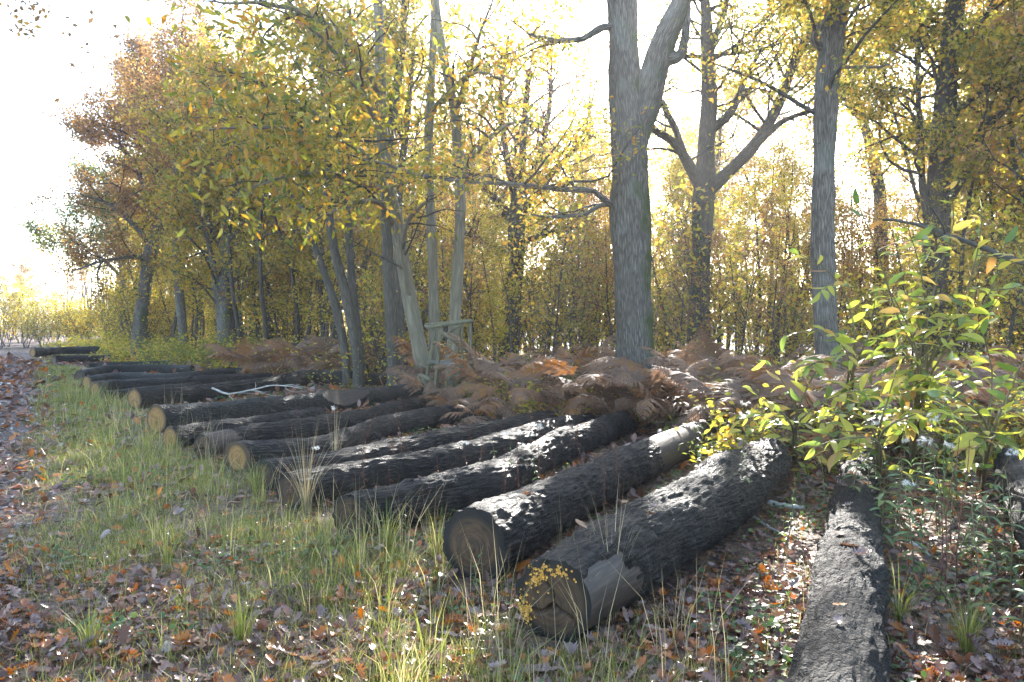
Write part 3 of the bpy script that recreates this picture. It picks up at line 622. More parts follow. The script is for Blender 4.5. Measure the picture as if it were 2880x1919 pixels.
# the big oak in the middle
big, bigL, bigB, _ = build_tree('oak_tree', 'massive grey oak, thickest trunk of all, forking near the top edge', v((1462, 850, 15), (1457, 760, 15), (1452, 600, 15), (1447, 450, 15), (1446, 300, 15), (1436, 180, 15), (1430, 20, 15), (1420, -180, 15), (1405, -420, 15.2)),
    [.42, .4, .385, .385, .385, .33, .31, .27, .2],
    [(v((1462, 330, 15), (1487, 240, 14.9), (1512, 130, 14.7), (1556, 20, 14.5), (1610, -120, 14.2), (1650, -300, 14)), [.25, .26, .27, .22, .19, .13]),
     (v((1515, 140, 14.7), (1562, 128, 14.6), (1580, 70, 14.5), (1592, 10, 14.5)), [.14, .11, .075, .05]),
     (v((1432, 470, 15), (1395, 468, 14.9), (1368, 440, 14.7), (1280, 433, 14.4), (1170, 420, 14), (1080, 416, 13.6), (960, 398, 13.3), (880, 372, 13), (820, 360, 12.8)), [.085, .07, .056, .05, .045, .04, .034, .024, .013]),
     (v((1430, 475, 15), (1385, 470, 14.9), (1345, 492, 14.7), (1280, 500, 14.5), (1240, 496, 14.4)), [.06, .05, .04, .03, .015]),
     (v((1430, 70, 15), (1385, 62, 14.8), (1340, 90, 14.6), (1270, 92, 14.3), (1210, 80, 14)), [.09, .08, .06, .045, .02])],
    'oakbark', 'oakl', 21, det=1, cr=dict(n2=7, L2=1.8, n3=6, L3=.7, nleaf=4200, lsize=.105, t0=.15, up=.03, only=[3, 4, 5]))
# forked oak behind it
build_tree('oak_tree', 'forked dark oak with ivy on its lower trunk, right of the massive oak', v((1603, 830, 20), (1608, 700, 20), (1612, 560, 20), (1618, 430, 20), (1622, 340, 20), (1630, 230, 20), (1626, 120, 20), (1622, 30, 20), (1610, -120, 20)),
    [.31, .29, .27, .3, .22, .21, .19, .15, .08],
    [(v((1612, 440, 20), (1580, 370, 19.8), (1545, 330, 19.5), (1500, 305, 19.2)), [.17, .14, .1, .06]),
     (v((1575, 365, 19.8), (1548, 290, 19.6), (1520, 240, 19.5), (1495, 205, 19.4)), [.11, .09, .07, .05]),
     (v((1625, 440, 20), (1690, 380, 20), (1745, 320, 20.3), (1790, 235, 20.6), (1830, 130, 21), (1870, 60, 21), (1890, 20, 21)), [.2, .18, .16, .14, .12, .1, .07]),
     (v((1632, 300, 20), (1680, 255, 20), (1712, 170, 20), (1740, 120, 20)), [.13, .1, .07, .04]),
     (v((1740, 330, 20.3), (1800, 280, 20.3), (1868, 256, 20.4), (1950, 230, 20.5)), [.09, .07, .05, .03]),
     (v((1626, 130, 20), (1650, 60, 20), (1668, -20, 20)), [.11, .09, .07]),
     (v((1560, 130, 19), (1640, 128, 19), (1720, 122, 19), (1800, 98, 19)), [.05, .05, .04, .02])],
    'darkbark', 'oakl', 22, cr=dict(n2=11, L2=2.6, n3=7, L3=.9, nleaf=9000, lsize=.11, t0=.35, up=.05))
# straight oak on the right
build_tree('oak_tree', 'straight slim grey oak with mossy patches, behind the yellow chestnut sapling', v((1905, 830, 14), (1895, 700, 14), (1890, 560, 14), (1893, 400, 14), (1900, 200, 14), (1918, 40, 14), (1930, -150, 14), (1938, -380, 14)),
    [.235, .215, .21, .205, .215, .225, .19, .14],
    [(v((1880, 330, 13.75), (1884, 285, 13.72), (1879, 250, 13.7), (1895, 190, 13.75), (1903, 110, 13.72), (1898, 50, 13.8), (1897, 20, 13.85)), [.05, .055, .045, .045, .04, .035, .02]),
     (v((1890, 115, 14), (1868, 85, 13.9), (1895, 30, 13.7), (1920, -30, 13.5)), [.07, .06, .05, .04]),
     (v((1925, 155, 14), (1970, 156, 13.8), (2035, 160, 13.6)), [.03, .028, .015])],
    'oakbark', 'oakl', 23, det=1, cr=dict(n2=14, L2=2.4, n3=7, L3=.8, nleaf=9500, lsize=.105, t0=.1, up=.02, only=[2, 0]))
# dark oak at the far right
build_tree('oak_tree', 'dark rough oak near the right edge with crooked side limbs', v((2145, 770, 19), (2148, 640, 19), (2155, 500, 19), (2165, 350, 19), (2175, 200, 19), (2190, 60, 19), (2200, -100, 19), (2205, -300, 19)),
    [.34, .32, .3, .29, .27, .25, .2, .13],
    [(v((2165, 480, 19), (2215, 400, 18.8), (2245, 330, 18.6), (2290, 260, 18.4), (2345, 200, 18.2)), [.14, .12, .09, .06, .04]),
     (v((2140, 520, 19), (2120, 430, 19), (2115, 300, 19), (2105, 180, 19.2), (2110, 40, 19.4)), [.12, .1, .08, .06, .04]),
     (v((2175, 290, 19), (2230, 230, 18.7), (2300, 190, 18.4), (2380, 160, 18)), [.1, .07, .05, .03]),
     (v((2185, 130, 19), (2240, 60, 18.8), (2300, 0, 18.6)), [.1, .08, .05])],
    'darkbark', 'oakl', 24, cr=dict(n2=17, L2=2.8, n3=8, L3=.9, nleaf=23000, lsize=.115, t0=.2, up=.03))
# oak far in the middle, fan of bare branches
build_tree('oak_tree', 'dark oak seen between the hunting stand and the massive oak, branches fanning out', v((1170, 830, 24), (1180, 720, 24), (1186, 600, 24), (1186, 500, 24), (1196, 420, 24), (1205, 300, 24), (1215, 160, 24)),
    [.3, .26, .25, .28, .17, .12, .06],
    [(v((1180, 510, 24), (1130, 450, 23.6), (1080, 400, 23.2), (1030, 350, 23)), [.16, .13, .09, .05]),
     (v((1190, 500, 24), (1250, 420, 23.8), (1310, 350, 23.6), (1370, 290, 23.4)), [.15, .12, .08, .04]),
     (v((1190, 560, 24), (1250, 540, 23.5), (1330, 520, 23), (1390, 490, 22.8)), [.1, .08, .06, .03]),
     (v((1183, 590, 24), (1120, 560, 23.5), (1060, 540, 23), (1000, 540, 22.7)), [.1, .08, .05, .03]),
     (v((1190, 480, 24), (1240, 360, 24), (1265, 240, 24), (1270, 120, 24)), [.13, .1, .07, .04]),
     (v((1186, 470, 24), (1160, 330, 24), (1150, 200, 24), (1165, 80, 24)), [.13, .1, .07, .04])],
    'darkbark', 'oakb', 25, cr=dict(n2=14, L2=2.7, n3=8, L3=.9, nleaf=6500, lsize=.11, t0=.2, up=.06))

# sweet chestnut clump behind the hunting stand: three pale stems and boughs of large leaves
rng = np.random.default_rng(31); ZC = 16.4
cb = at(1005 * S_, 850 * S_, ZC); cb[2] = 0
chest = thing('chestnut_tree', 'sweet chestnut clump of three smooth grey stems behind the hunting stand, big yellow leaves', 'tree', cb)
stems = [(v((980, 870, ZC), (962, 790, ZC), (940, 680, ZC), (908, 500, ZC - .1), (886, 400, ZC - .3), (878, 300, ZC - .5), (875, 180, ZC - .6), (870, 30, ZC - .8), (865, -160, ZC - 1)), [.2, .185, .165, .15, .135, .125, .115, .1, .07]),
         (v((1000, 870, ZC + .4), (998, 760, ZC + .4), (995, 620, ZC + .4), (988, 460, ZC + .4), (985, 320, ZC + .4), (992, 180, ZC + .4), (998, 30, ZC + .4), (1002, -150, ZC + .4)), [.14, .125, .115, .105, .1, .095, .085, .06]),
         (v((1032, 870, ZC + .1), (1043, 760, ZC + .1), (1052, 620, ZC), (1058, 480, ZC), (1052, 330, ZC), (1040, 230, ZC), (1012, 90, ZC), (1000, -40, ZC), (995, -200, ZC)), [.16, .14, .13, .125, .115, .105, .09, .075, .05])]
boughs = [v((905, 480, ZC - .1), (860, 380, ZC - 1.2), (780, 300, ZC - 2.2), (690, 235, ZC - 3.2), (600, 185, ZC - 4), (520, 150, ZC - 4.6)),
          v((880, 320, ZC - .4), (820, 180, ZC - 1.3), (760, 105, ZC - 2.2), (700, 40, ZC - 3), (640, -40, ZC - 3.6)),
          v((884, 380, ZC - .3), (800, 330, ZC - 1.6), (700, 300, ZC - 2.8), (590, 290, ZC - 3.8), (480, 300, ZC - 4.6)),
          v((895, 440, ZC - .2), (820, 420, ZC - 1.6), (730, 400, ZC - 2.6), (630, 410, ZC - 3.6), (540, 440, ZC - 4.2)),
          v((876, 220, ZC - .6), (800, 90, ZC - 1.8), (690, 30, ZC - 3), (560, 0, ZC - 4), (460, 0, ZC - 4.6)),
          v((990, 260, ZC + .4), (1040, 200, ZC - .6), (1090, 170, ZC - 1.4), (1150, 180, ZC - 2)),
          v((1056, 420, ZC), (1100, 330, ZC - .8), (1160, 280, ZC - 1.6), (1215, 270, ZC - 2.2)),
          v((1045, 260, ZC), (1080, 150, ZC - .8), (1110, 60, ZC - 1.4), (1130, -40, ZC - 2)),
          v((905, 520, ZC - .1), (870, 470, ZC - 1), (790, 480, ZC - 1.8), (720, 520, ZC - 2.4)),
          v((940, 690, ZC), (920, 560, ZC - 1), (960, 480, ZC - 1.8), (1000, 470, ZC - 2.4))]
CL = []
for pts, rr in stems:
    P = pixel_path(pts); f = P[0].copy(); f[2] = -.1; P = np.vstack([f, P]); Q, rad = smooth_path(P, np.r_[rr[0] * 1.2, rr], 40)
    g = Geo(); tube(g, Q, rad, 18, bark_disp(.006, 5, .15, 41), seed=len(CL) + 40); obj('stem', g.mesh('stem', M['smooth'], cb, True), chest); CL.append((Q[18:], rad[18:]))
for b in boughs:
    Q, rad = smooth_path(pixel_path(b), np.linspace(.075, .012, len(b)), 24); Q = Q + np.cumsum(rng.normal(size=Q.shape) * .012, 0)
    g = Geo(); tube(g, Q, rad, 8, seed=60); obj('bough', g.mesh('bough', M['smooth'], cb, True), chest); CL.append((Q, rad))
gb, gl, pos = crown(rng, CL[3:], n2=9, L2=1.5, n3=5, L3=.6, nleaf=0, lsize=.2, t0=.15, up=-.02, wob=.2)
obj('branches', gb.mesh('branches', M['twig'], cb, True), chest, kind='stuff')
# leaves hang in rosettes along boughs; the 300 largest in view are single parts
lp = []
for (Q, rad), wgt in zip(CL, [60, 90, 110] + [1300, 900, 1300, 1000, 1000, 420, 420, 380, 330, 160]):
    u = rng.uniform(.12, 1, wgt) * (len(Q) - 1); i = np.minimum(u.astype(int), len(Q) - 2); c = Q[i] + (Q[i + 1] - Q[i]) * (u - i)[:, None]
    lp.append(c + np.clip(rng.normal(size=(wgt, 3)), -1.5, 1.5) * [.6, .55, .45] + [0, 0, -.12])
lp = np.vstack(lp)
pxv = np.stack([(lp[:, 0] / lp[:, 1]) * 1700 + 1176, 745 - (lp[:, 2] - CAMH) / lp[:, 1] * 1700], -1)     # where each leaf falls, in the reduced view
thin = (pxv[:, 0] > 740) & (pxv[:, 1] > 300) & (rng.random(len(lp)) < .72) | (pxv[:, 1] > 560) & (rng.random(len(lp)) < .6) | (pxv[:, 1] < -60)
lp = lp[~thin]; X, Y = rand_axes(rng, len(lp), .15, .7); sz = rng.uniform(.12, .22, len(lp))
prio = sz / lp[:, 1]
uv = np.stack([(lp[:, 0] / lp[:, 1]), ((lp[:, 2] - CAMH) / lp[:, 1])], -1)
inview = (np.abs(uv[:, 0]) < .68) & (uv[:, 1] < .42)
order = np.argsort(-(prio * inview)); one, rest = order[:300], order[300:]
LM = [make_mesh('chestnut_leaf', L_[0], [L_[1]], mats=[M['sap']], smooth=True) for L_ in (LEAF_CHEST, LEAF_CHEST_B, LEAF_CHEST_C)]
def axes_euler(X, Y):
    Z = np.cross(X, Y); return Matrix(((X[0], Y[0], Z[0]), (X[1], Y[1], Z[1]), (X[2], Y[2], Z[2]))).to_euler()
CHM = [make_mesh('chestnut_leaf', L_[0], [L_[1]], mats=[M['chest1']], smooth=True) for L_ in (LEAF_CHEST, LEAF_CHEST_B, LEAF_CHEST_C)]
for k in one: obj('leaf', CHM[k % 3], chest, lp[k] - cb, axes_euler(X[k], Y[k]), float(sz[k]))
g = Geo(); scatter(g, LEAF_CHEST_LO[0], LEAF_CHEST_LO[1], lp[rest], X[rest], Y[rest], sz[rest]); obj('crown', g.mesh('crown', M['chest'], cb), chest, kind='stuff')

# tall thin dark stems left of the clump
def slim(label, pts, rr, seed, leafn=4500, lm='oakl', bark='slim', n2=15, L2=2.0, t0=.3, name='slender_tree', keep=None, group='slender dark trees left of the hunting stand'):
    return build_tree(name, label, pts, rr, [], bark, lm, seed, group, 10, cr=dict(n2=n2, L2=L2, n3=6, L3=.8, nleaf=leafn, lsize=.1, t0=t0, up=.06, keep=keep), flare=1.15)
slim('slender dark stem, leftmost of the group left of the hunting stand', v((795, 830, 19), (770, 700, 19), (735, 600, 19), (700, 500, 19), (690, 430, 19), (680, 250, 19)), [.12, .11, .1, .09, .07, .04], 51)
slim('slender dark stem leaning left, second of the group left of the hunting stand', v((822, 835, 18.5), (795, 680, 18.5), (765, 560, 18.5), (752, 430, 18.5), (745, 250, 18.5), (735, 60, 18.5)), [.13, .12, .115, .1, .08, .05], 52)
slim('straight slender dark stem, third of the group left of the hunting stand', v((828, 835, 19), (808, 640, 19), (800, 500, 19), (795, 400, 19), (800, 200, 19), (805, 20, 19)), [.12, .11, .1, .095, .08, .05], 53)
slim('tall dark trunk directly left of the pale chestnut stems', v((905, 845, 18), (898, 700, 18), (890, 560, 18), (886, 420, 18), (905, 250, 18), (925, 100, 18), (930, -60, 18)), [.17, .15, .14, .13, .11, .09, .06], 54)
slim('tall thin trunk touching the dark one left of the chestnut stems', v((928, 850, 19.5), (918, 700, 19.5), (915, 560, 19.5), (920, 420, 19.5), (938, 250, 19.5), (955, 60, 19.5)), [.12, .11, .1, .1, .08, .05], 55)
# trees along the edge towards the far left
edge_trees = [
 ('russet oak leaning right over the far logs, grey trunk', v((318, 790, 37), (328, 700, 37), (340, 610, 37), (352, 560, 37), (375, 450, 37), (385, 330, 37), (380, 200, 37), (370, 120, 37)), [.36, .33, .31, .33, .22, .17, .1, .05],
  [(v((350, 570, 37), (310, 520, 36.5), (250, 470, 36), (190, 450, 35.5)), [.16, .13, .09, .04]), (v((345, 600, 37), (300, 590, 36.5), (240, 600, 36), (180, 620, 35.5)), [.14, .11, .08, .04]),
   (v((360, 520, 37), (320, 400, 37), (270, 320, 36.6), (220, 300, 36)), [.16, .12, .08, .04]), (v((372, 450, 37), (340, 330, 37), (320, 230, 37), (310, 160, 37)), [.14, .1, .07, .04]), (v((355, 560, 37), (420, 480, 36.5), (470, 430, 36), (510, 400, 36)), [.15, .12, .08, .04])], 'oakb', 61, 42000),
 ('straight grey trunk in front of the russet crown, between two thicker oaks', v((425, 800, 33), (412, 680, 33), (405, 560, 33), (402, 430, 33), (405, 300, 33), (412, 160, 33), (420, 60, 33)), [.21, .19, .18, .16, .13, .09, .05],
  [(v((405, 470, 33), (450, 380, 32.5), (490, 300, 32), (520, 200, 32)), [.1, .08, .06, .03]), (v((403, 560, 33), (450, 540, 32.5), (500, 520, 32)), [.08, .06, .03])], 'oakb', 62, 22000),
 ('twin-stemmed mossy oak right of the straight grey trunk', v((515, 800, 29), (516, 720, 29), (515, 640, 29), (520, 560, 29), (530, 430, 29), (540, 300, 29), (545, 150, 29)), [.27, .25, .23, .22, .17, .12, .06],
  [(v((508, 770, 29), (500, 690, 28.9), (488, 620, 28.8), (470, 540, 28.6), (440, 470, 28.4)), [.16, .14, .12, .09, .05]), (v((520, 560, 29), (580, 480, 28.5), (640, 420, 28), (690, 380, 27.6)), [.13, .1, .07, .03]), (v((518, 590, 29), (470, 480, 29), (440, 360, 29), (430, 240, 29)), [.14, .11, .08, .04])], 'oakl', 63, 26000),
 ('short dark oak with forked boughs above the orange bracken', v((583, 775, 36), (588, 700, 36), (592, 640, 36), (596, 560, 36), (600, 420, 36), (605, 280, 36)), [.27, .25, .23, .2, .14, .07],
  [(v((592, 650, 36), (650, 590, 35.5), (700, 550, 35), (760, 500, 34.5)), [.15, .12, .09, .05]), (v((590, 680, 36), (640, 670, 35.5), (700, 650, 35)), [.1, .07, .04])], 'oakl', 64, 18000),
 ('thin trunk farthest left in front of the bright lane', v((283, 780, 46), (284, 700, 46), (280, 600, 46), (275, 500, 46), (270, 400, 46)), [.22, .2, .18, .14, .07],
  [(v((282, 640, 46), (230, 590, 45.5), (180, 560, 45), (130, 560, 44.5)), [.12, .09, .06, .03])], 'oakg', 65, 24000),
]
for lab, tp, rr, lm_, leafm, sd, nl in edge_trees:
    build_tree('oak_tree', lab, tp, rr, lm_, 'oakbark' if sd != 64 else 'darkbark', leafm, sd, 'oaks along the forest edge', 12, cr=dict(n2=17, L2=3.4, n3=9, L3=1.2, nleaf=nl, lsize=.15, t0=.2, up=.05, spread=.22))

# stock of young trees, woodland oaks and shrubs for the depth of the wood
def proto_tree(seed, H, r0, n2, L2, nleaf, lsize, leafm, bark, t0=.3, lean=.04, stems=1, up=.08, spread=.2, n3=6):
    rng = np.random.default_rng(seed); limbs = []; gt = Geo()
    for s in range(stems):
        a = rng.uniform(0, 6.28); d = np.array([math.cos(a), math.sin(a), 0]) * (lean if stems == 1 else rng.uniform(.12, .45)) + [0, 0, 1]
        h = H * (1 if stems == 1 else rng.uniform(.7, 1)); P = wander(rng, np.array([math.cos(a), math.sin(a), 0]) * (.12 if stems > 1 else 0) + [0, 0, -.15], d, h, 12, .07, .03)
        rad = r0 * (1 - .93 * np.linspace(0, 1, 13) ** .9); rad[0] *= 1.3; tube(gt, P, rad, 8 if stems == 1 else 5, seed=seed + s); limbs.append((P, rad))
    gb, gl, _ = crown(rng, limbs, n2, L2, n3, L2 * .38, nleaf, lsize, t0, up, spread=spread)
    return dict(trunk=gt.mesh('young_trunk', M[bark], smooth=True), branches=gb.mesh('young_branches', M['twig'], smooth=True), crown=gl.mesh('young_crown', M[leafm]))
YOUNG = [proto_tree(100 + k, h, r, n2, 1.6, nl, .14, lm_, 'slim', .22) for k, (h, r, n2, nl, lm_) in enumerate([(11, .07, 18, 2300, 'oakl'), (13, .09, 20, 2600, 'shrub'), (9, .055, 16, 2200, 'shrub'), (12, .075, 18, 2000, 'oakb'), (10, .06, 18, 2300, 'shrub')])]
WOOD = [proto_tree(120 + k, h, r, 26, 3.8, nl, .17, lm_, 'darkbark', .3, n3=8, spread=.25) for k, (h, r, nl, lm_) in enumerate([(17, .3, 15000, 'oakl'), (16, .26, 14000, 'oakb'), (18, .32, 15000, 'shrub')])]
POLE = [proto_tree(160 + k, h, r, 20, 2.0, nl, .15, lm_, 'darkbark', .28, n3=5, lean=.09) for k, (h, r, nl, lm_) in enumerate([(13, .12, 1900, 'oakl'), (14, .14, 2100, 'shrub'), (12, .1, 1700, 'oakb')])]
BARE = [proto_tree(130 + k, h, .24, 26, 3.6, 3600, .16, 'oakl', 'darkbark', .3, n3=8, spread=.25) for k, h in enumerate((15, 17))]
SHRUB = [proto_tree(140 + k, h, .026, 14, 1.2, nl, .125, lm_, 'slim', .2, n3=5, stems=8, up=.05, spread=.14) for k, (h, nl, lm_) in enumerate([(3.8, 1300, 'shrub'), (5.4, 1600, 'oakl'), (3.0, 1300, 'shrub'), (4.6, 1500, 'shrub')])]
def place(proto, name, label, cat, x, y, rz, sc, group, parts=('trunk', 'branches', 'crown')):
    t = thing(name, label, cat, (x, y, float(gz(x, y))), rz, group, sc)
    for p in parts: obj('stems' if (p == 'trunk' and cat == 'shrub') else p, proto[p], t, kind=None if p == 'trunk' else 'stuff')
    return t
def forest_edge(x):                           # depth at which the wood begins, for each x
    return np.interp(x, [-40, -27, -19, -11, -4, 0, 4, 8, 12, 25], [62, 48, 36, 27, 19.5, 18, 17.5, 15.5, 13, 9])
rng = np.random.default_rng(77)
def gap(x, y, h):                             # the break in the canopy the sun shines through
    u = x / y * FPX + CX; top = HOR - FPX * (h - CAMH) / y
    return 1330 < u < 1760 and top < 620
cnt = 0; tries = 0; spots = []
while cnt < 115 and tries < 6000:
    tries += 1
    x = rng.uniform(-34, 30); d = rng.gamma(1.6, 7.0); y = forest_edge(x) + 1 + d
    if y > (41 if x > -12 else 60) or abs(x) > y * .78 + 2: continue
    if any((x - a) ** 2 + (y - b) ** 2 < .8 for a, b in spots): continue
    k = rng.integers(5); sc = rng.uniform(.75, 1.25)
    if -7 < x - .13 * y < 9: sc *= np.clip((y - 9) * .4 / (11 * sc), .4, 1)      # low thicket where the sun comes over
    spots.append((x, y)); cnt += 1
    place(YOUNG[k], 'young_tree', 'slender young tree in the thicket behind the front row of oaks', 'tree', x, y, rng.uniform(0, 6.28), sc, 'young trees of the thicket')
cnt = 0; tries = 0
while cnt < 150 and tries < 8000:
    tries += 1; x = rng.uniform(-22, 26); y = forest_edge(x) + 1.5 + rng.gamma(1.8, 5.0)
    if y > 39 or abs(x) > y * .76 + 1 or any((x - a) ** 2 + (y - b) ** 2 < .6 for a, b in spots): continue
    spots.append((x, y)); cnt += 1; sc = rng.uniform(.75, 1.15)
    if -7 < x - .13 * y < 9: sc *= np.clip((y - 7) * .42 / (13 * sc), .45, 1)
    place(POLE[rng.integers(3)], 'thin_tree', 'thin dark-stemmed tree standing among the thicket', 'tree', x, y, rng.uniform(0, 6.28), sc * .9, 'thin dark trees of the thicket')
wood_spots = [(-3, 33), (4, 40), (6, 55), (-11, 64), (18, 58), (33, 60), (30, 34), (-28, 72), (0, 74), (12, 70), (-30, 62), (-24, 55), (-15, 45), (-9, 38), (-14, 55), (-5, 47), (9, 34), (14, 28), (19, 33), (16, 42), (24, 40), (11, 50), (22, 24), (-20, 68), (-36, 80), (28, 52), (-2, 62)]
for k, (x, y) in enumerate(wood_spots):
    if -8 < x - .13 * y < 9 and y > 44: continue
    corr = -8 < x - .13 * y < 9
    place(BARE[k % 2] if corr else WOOD[k % 3], 'woodland_oak', 'nearly leafless tall oak deep in the bright middle of the wood' if corr else 'tall woodland oak deep behind the front row of trees', 'tree', x, y, k * 1.7, .85 + .3 * ((k * 37) % 10) / 10, 'nearly bare oaks deep in the wood' if corr else 'tall oaks deep in the wood')
cnt = 0; spots = []; tries = 0
while cnt < 105 and tries < 9000:
    tries += 1
    x = rng.uniform(-38, 30); y = forest_edge(x) + .5 + rng.gamma(1.5, 6.5)
    if y > (44 if x > -12 else 62) or abs(x) > y * .78 + 1.5: continue
    if any((x - a) ** 2 + (y - b) ** 2 < 1.2 for a, b in spots): continue
    spots.append((x, y)); cnt += 1
    place(SHRUB[rng.integers(4)], 'shrub', 'leafy hazel-like shrub of the undergrowth between the trunks', 'shrub', x, y, rng.uniform(0, 6.28), rng.uniform(.7, 1.3), 'undergrowth shrubs')
# bright bushes and far trees closing the lane on the left
for k, (px_, Z, sc) in enumerate([(20, 52, .9), (70, 50, .8), (120, 52, .9), (0, 48, .8), (60, 62, 1.1), (105, 66, 1.2), (150, 58, 1.2), (30, 75, 1.4), (190, 60, 1.1), (90, 80, 1.5), (-40, 60, 1.2), (-110, 66, 1.4), (240, 56, 1.1)]):
    q = at(px_, HOR, Z); place(SHRUB[(k * 3) % 4], 'shrub', 'pale bush closing the far end of the grassy lane', 'shrub', q[0], q[1], k * 2.1, sc, 'bushes at the end of the lane')
for k, (px_, Z, sc) in enumerate([(40, 110, .62), (120, 100, .6), (-60, 105, .66), (190, 92, .62), (-150, 96, .7), (10, 125, .7)]):
    q = at(px_, HOR, Z); place(WOOD[1 if k % 2 else 0], 'distant_tree', 'small far tree beyond the end of the lane', 'tree', q[0], q[1], k * 1.3, sc, 'far trees beyond the lane')

rng = np.random.default_rng(79); g = Geo(); n = 34000
x = rng.uniform(-75, 75, n); y = rng.uniform(66, 90, n) + np.maximum(0, -x - 20) * .9; top = 4.5 + 4 * fbm(np.stack([x * .12, y * .05, x * 0], -1), 81, 3); top = np.where(x < -42, top * .55, top)
pos = np.stack([x, y, rng.random(n) ** .8 * top], -1); X, Y = rand_axes(rng, n, .2, .3); scatter(g, LEAF_SMALL[0], LEAF_SMALL[1], pos, X, Y, rng.uniform(.3, .6, n))
fw = obj('distant_wood', g.mesh('distant_wood', M['shrub']), kind='stuff'); tag(fw, 'hazy yellow wood far behind all the trees', 'wood')
g = Geo()
for k in range(240):
    xx = rng.uniform(-70, 70); yy = rng.uniform(64, 86) + max(0, -xx - 20) * .9; P = wander(rng, [xx, yy, 0], [0, 0, 1], rng.uniform(6, 11), 5, .06, .05); tube(g, P, np.linspace(.16, .05, 6), 5)
obj('stems', g.mesh('distant_stems', M['darkbark'], smooth=True), fw, kind='stuff')
# tree just outside the left edge: only the tip of one bough hangs into the picture
rng = np.random.default_rng(88)
tb = np.array([-9.2, 8.6, 0.0]); lt = thing('roadside_tree', 'dark leafy twigs hanging into the upper left corner', 'tree', tb)
P, rad = smooth_path([tb + [0, 0, -.1], tb + [.1, 0, 3], tb + [.2, .1, 6], tb + [0, .2, 9]], [.22, .18, .14, .05], 20)
g = Geo(); tube(g, P, rad, 12, seed=3); obj('trunk', g.mesh('trunk', M['darkbark'], tb, True), lt)
B, rb = smooth_path([tb + [.15, 0, 5.2], at(-500, -160, 8), at(-150, -120, 7.6), at(60, -60, 7.4), at(170, -20, 7.3)], [.08, .05, .03, .015, .005], 24)
g = Geo(); tube(g, B, rb, 8, seed=4); obj('limb', g.mesh('limb', M['darkbark'], tb, True), lt)
gb, gl = Geo(), Geo(); lpos = []
for k in range(26):
    i = rng.integers(13, 24); S = wander(rng, B[i], [rng.uniform(-.3, .5), rng.uniform(-.3, .3), rng.uniform(-1, -.4)], rng.uniform(.3, 1.25 if k % 3 == 0 else .7), 5, .2, -.05)
    tube(gb, S, np.linspace(.004, .0012, 6), 3); u = rng.uniform(.2, 1, 9) * 5; ii = np.minimum(u.astype(int), 4); lpos.append(S[ii] + (S[ii + 1] - S[ii]) * (u - ii)[:, None] + rng.normal(size=(9, 3)) * .03)
lpos = np.vstack(lpos); X, Y = rand_axes(rng, len(lpos), .2, .4); scatter(gl, LEAF_SMALL[0], LEAF_SMALL[1], lpos, X, Y, rng.uniform(.05, .085, len(lpos)))
obj('branches', gb.mesh('branches', M['twig'], tb, True), lt, kind='stuff'); obj('crown', gl.mesh('crown', M['oakb'], tb), lt, kind='stuff')

# ivy on the forked oak
# ------------------------------------------------------------------ the hunting stand
hb = at(1262, 1020, 14.5); hb[2] = 0
hs = thing('hunting_stand', 'low wooden hunting stand of green-stained poles with a plank floor and handrail', 'hunting stand', hb)
def pole(name, a, b, r=.028):
    r *= 1.25
    P, rad = smooth_path([a, b], [r, r * .95], 8); P = P + np.random.default_rng(int(abs(a[0] * 1000))).normal(size=P.shape) * .003
    g = Geo(); tube(g, P, rad, 10, cap=True); obj(name, g.mesh(name, M['pole'], hb, True), hs)
def down(p): q = np.array(p); q[2] = -.05; return q
Zf, Zb = 14.0, 15.2
fl_t, fl_b = at(1240, 922, Zf), at(1218, 1100, Zf); fr_t, fr_b = at(1321, 904, Zf), at(1332, 1100, Zf)
bl_t, bl_b = at(1224, 922, Zb), at(1190, 1090, Zb); br_t, br_b = at(1299, 908, Zb), at(1302, 1090, Zb)
pole('post', fl_t, down(fl_b)); pole('post', fr_t, down(fr_b), .027); pole('post', bl_t, down(bl_b)); pole('post', br_t, down(br_b), .027)
pole('handrail', at(1208, 921, Zf - .05), at(1329, 902, Zf - .05), .03); pole('handrail', at(1194, 916, Zb), at(1316, 901, Zb), .03)
pole('brace', at(1238, 931, Zf - .06), at(1332, 1000, Zf - .06), .029); pole('brace', at(1218, 968, Zb - .06), at(1296, 914, Zb - .06), .026)
pole('brace', at(1262, 1066, Zf - .06), at(1335, 1034, Zf - .06), .028); pole('rung', at(1183, 1056, Zb - .1), at(1212, 1068, Zf + .1), .03)
pole('handrail', at(1209, 923, Zf), at(1196, 918, Zb), .025)
zp = CAMH - Zf * (1026 - HOR) / FPX
corners = [at(1207, 1018, Zb)[0], at(1229, 1027, Zf)[0], at(1326, 1022, Zf)[0], at(1300, 1011, Zb)[0]]
nb = 6
for k in range(nb):
    y0 = Zf - .06 + (Zb - Zf + .1) * k / nb; y1 = y0 + (Zb - Zf + .1) / nb - .012; t0_ = (y0 - Zf) / (Zb - Zf)
    xl = corners[1] + (corners[0] - corners[1]) * t0_ - .03; xr = corners[2] + (corners[3] - corners[2]) * t0_ + .02
    z0 = zp - .012 + .006 * ((k * 7) % 3); z1 = z0 + .028
    vv = np.array([(a, b, c) for c in (z0, z1) for a, b in ((xl, y0), (xr, y0), (xr, y1), (xl, y1))])
    qd = np.array([(3, 2, 1, 0), (4, 5, 6, 7), (0, 1, 5, 4), (1, 2, 6, 5), (2, 3, 7, 6), (3, 0, 4, 7)])
    g = Geo(); g.add(vv, quads=qd); obj('board', g.mesh('board', M['board'], hb), hs)
for xa, xb, yy in ((corners[1], corners[2], Zf - .02), (corners[0], corners[3], Zb)):
    pole('floor_beam', np.array([xa - .05, yy, zp - .05]), np.array([xb + .05, yy, zp - .05]), .03)

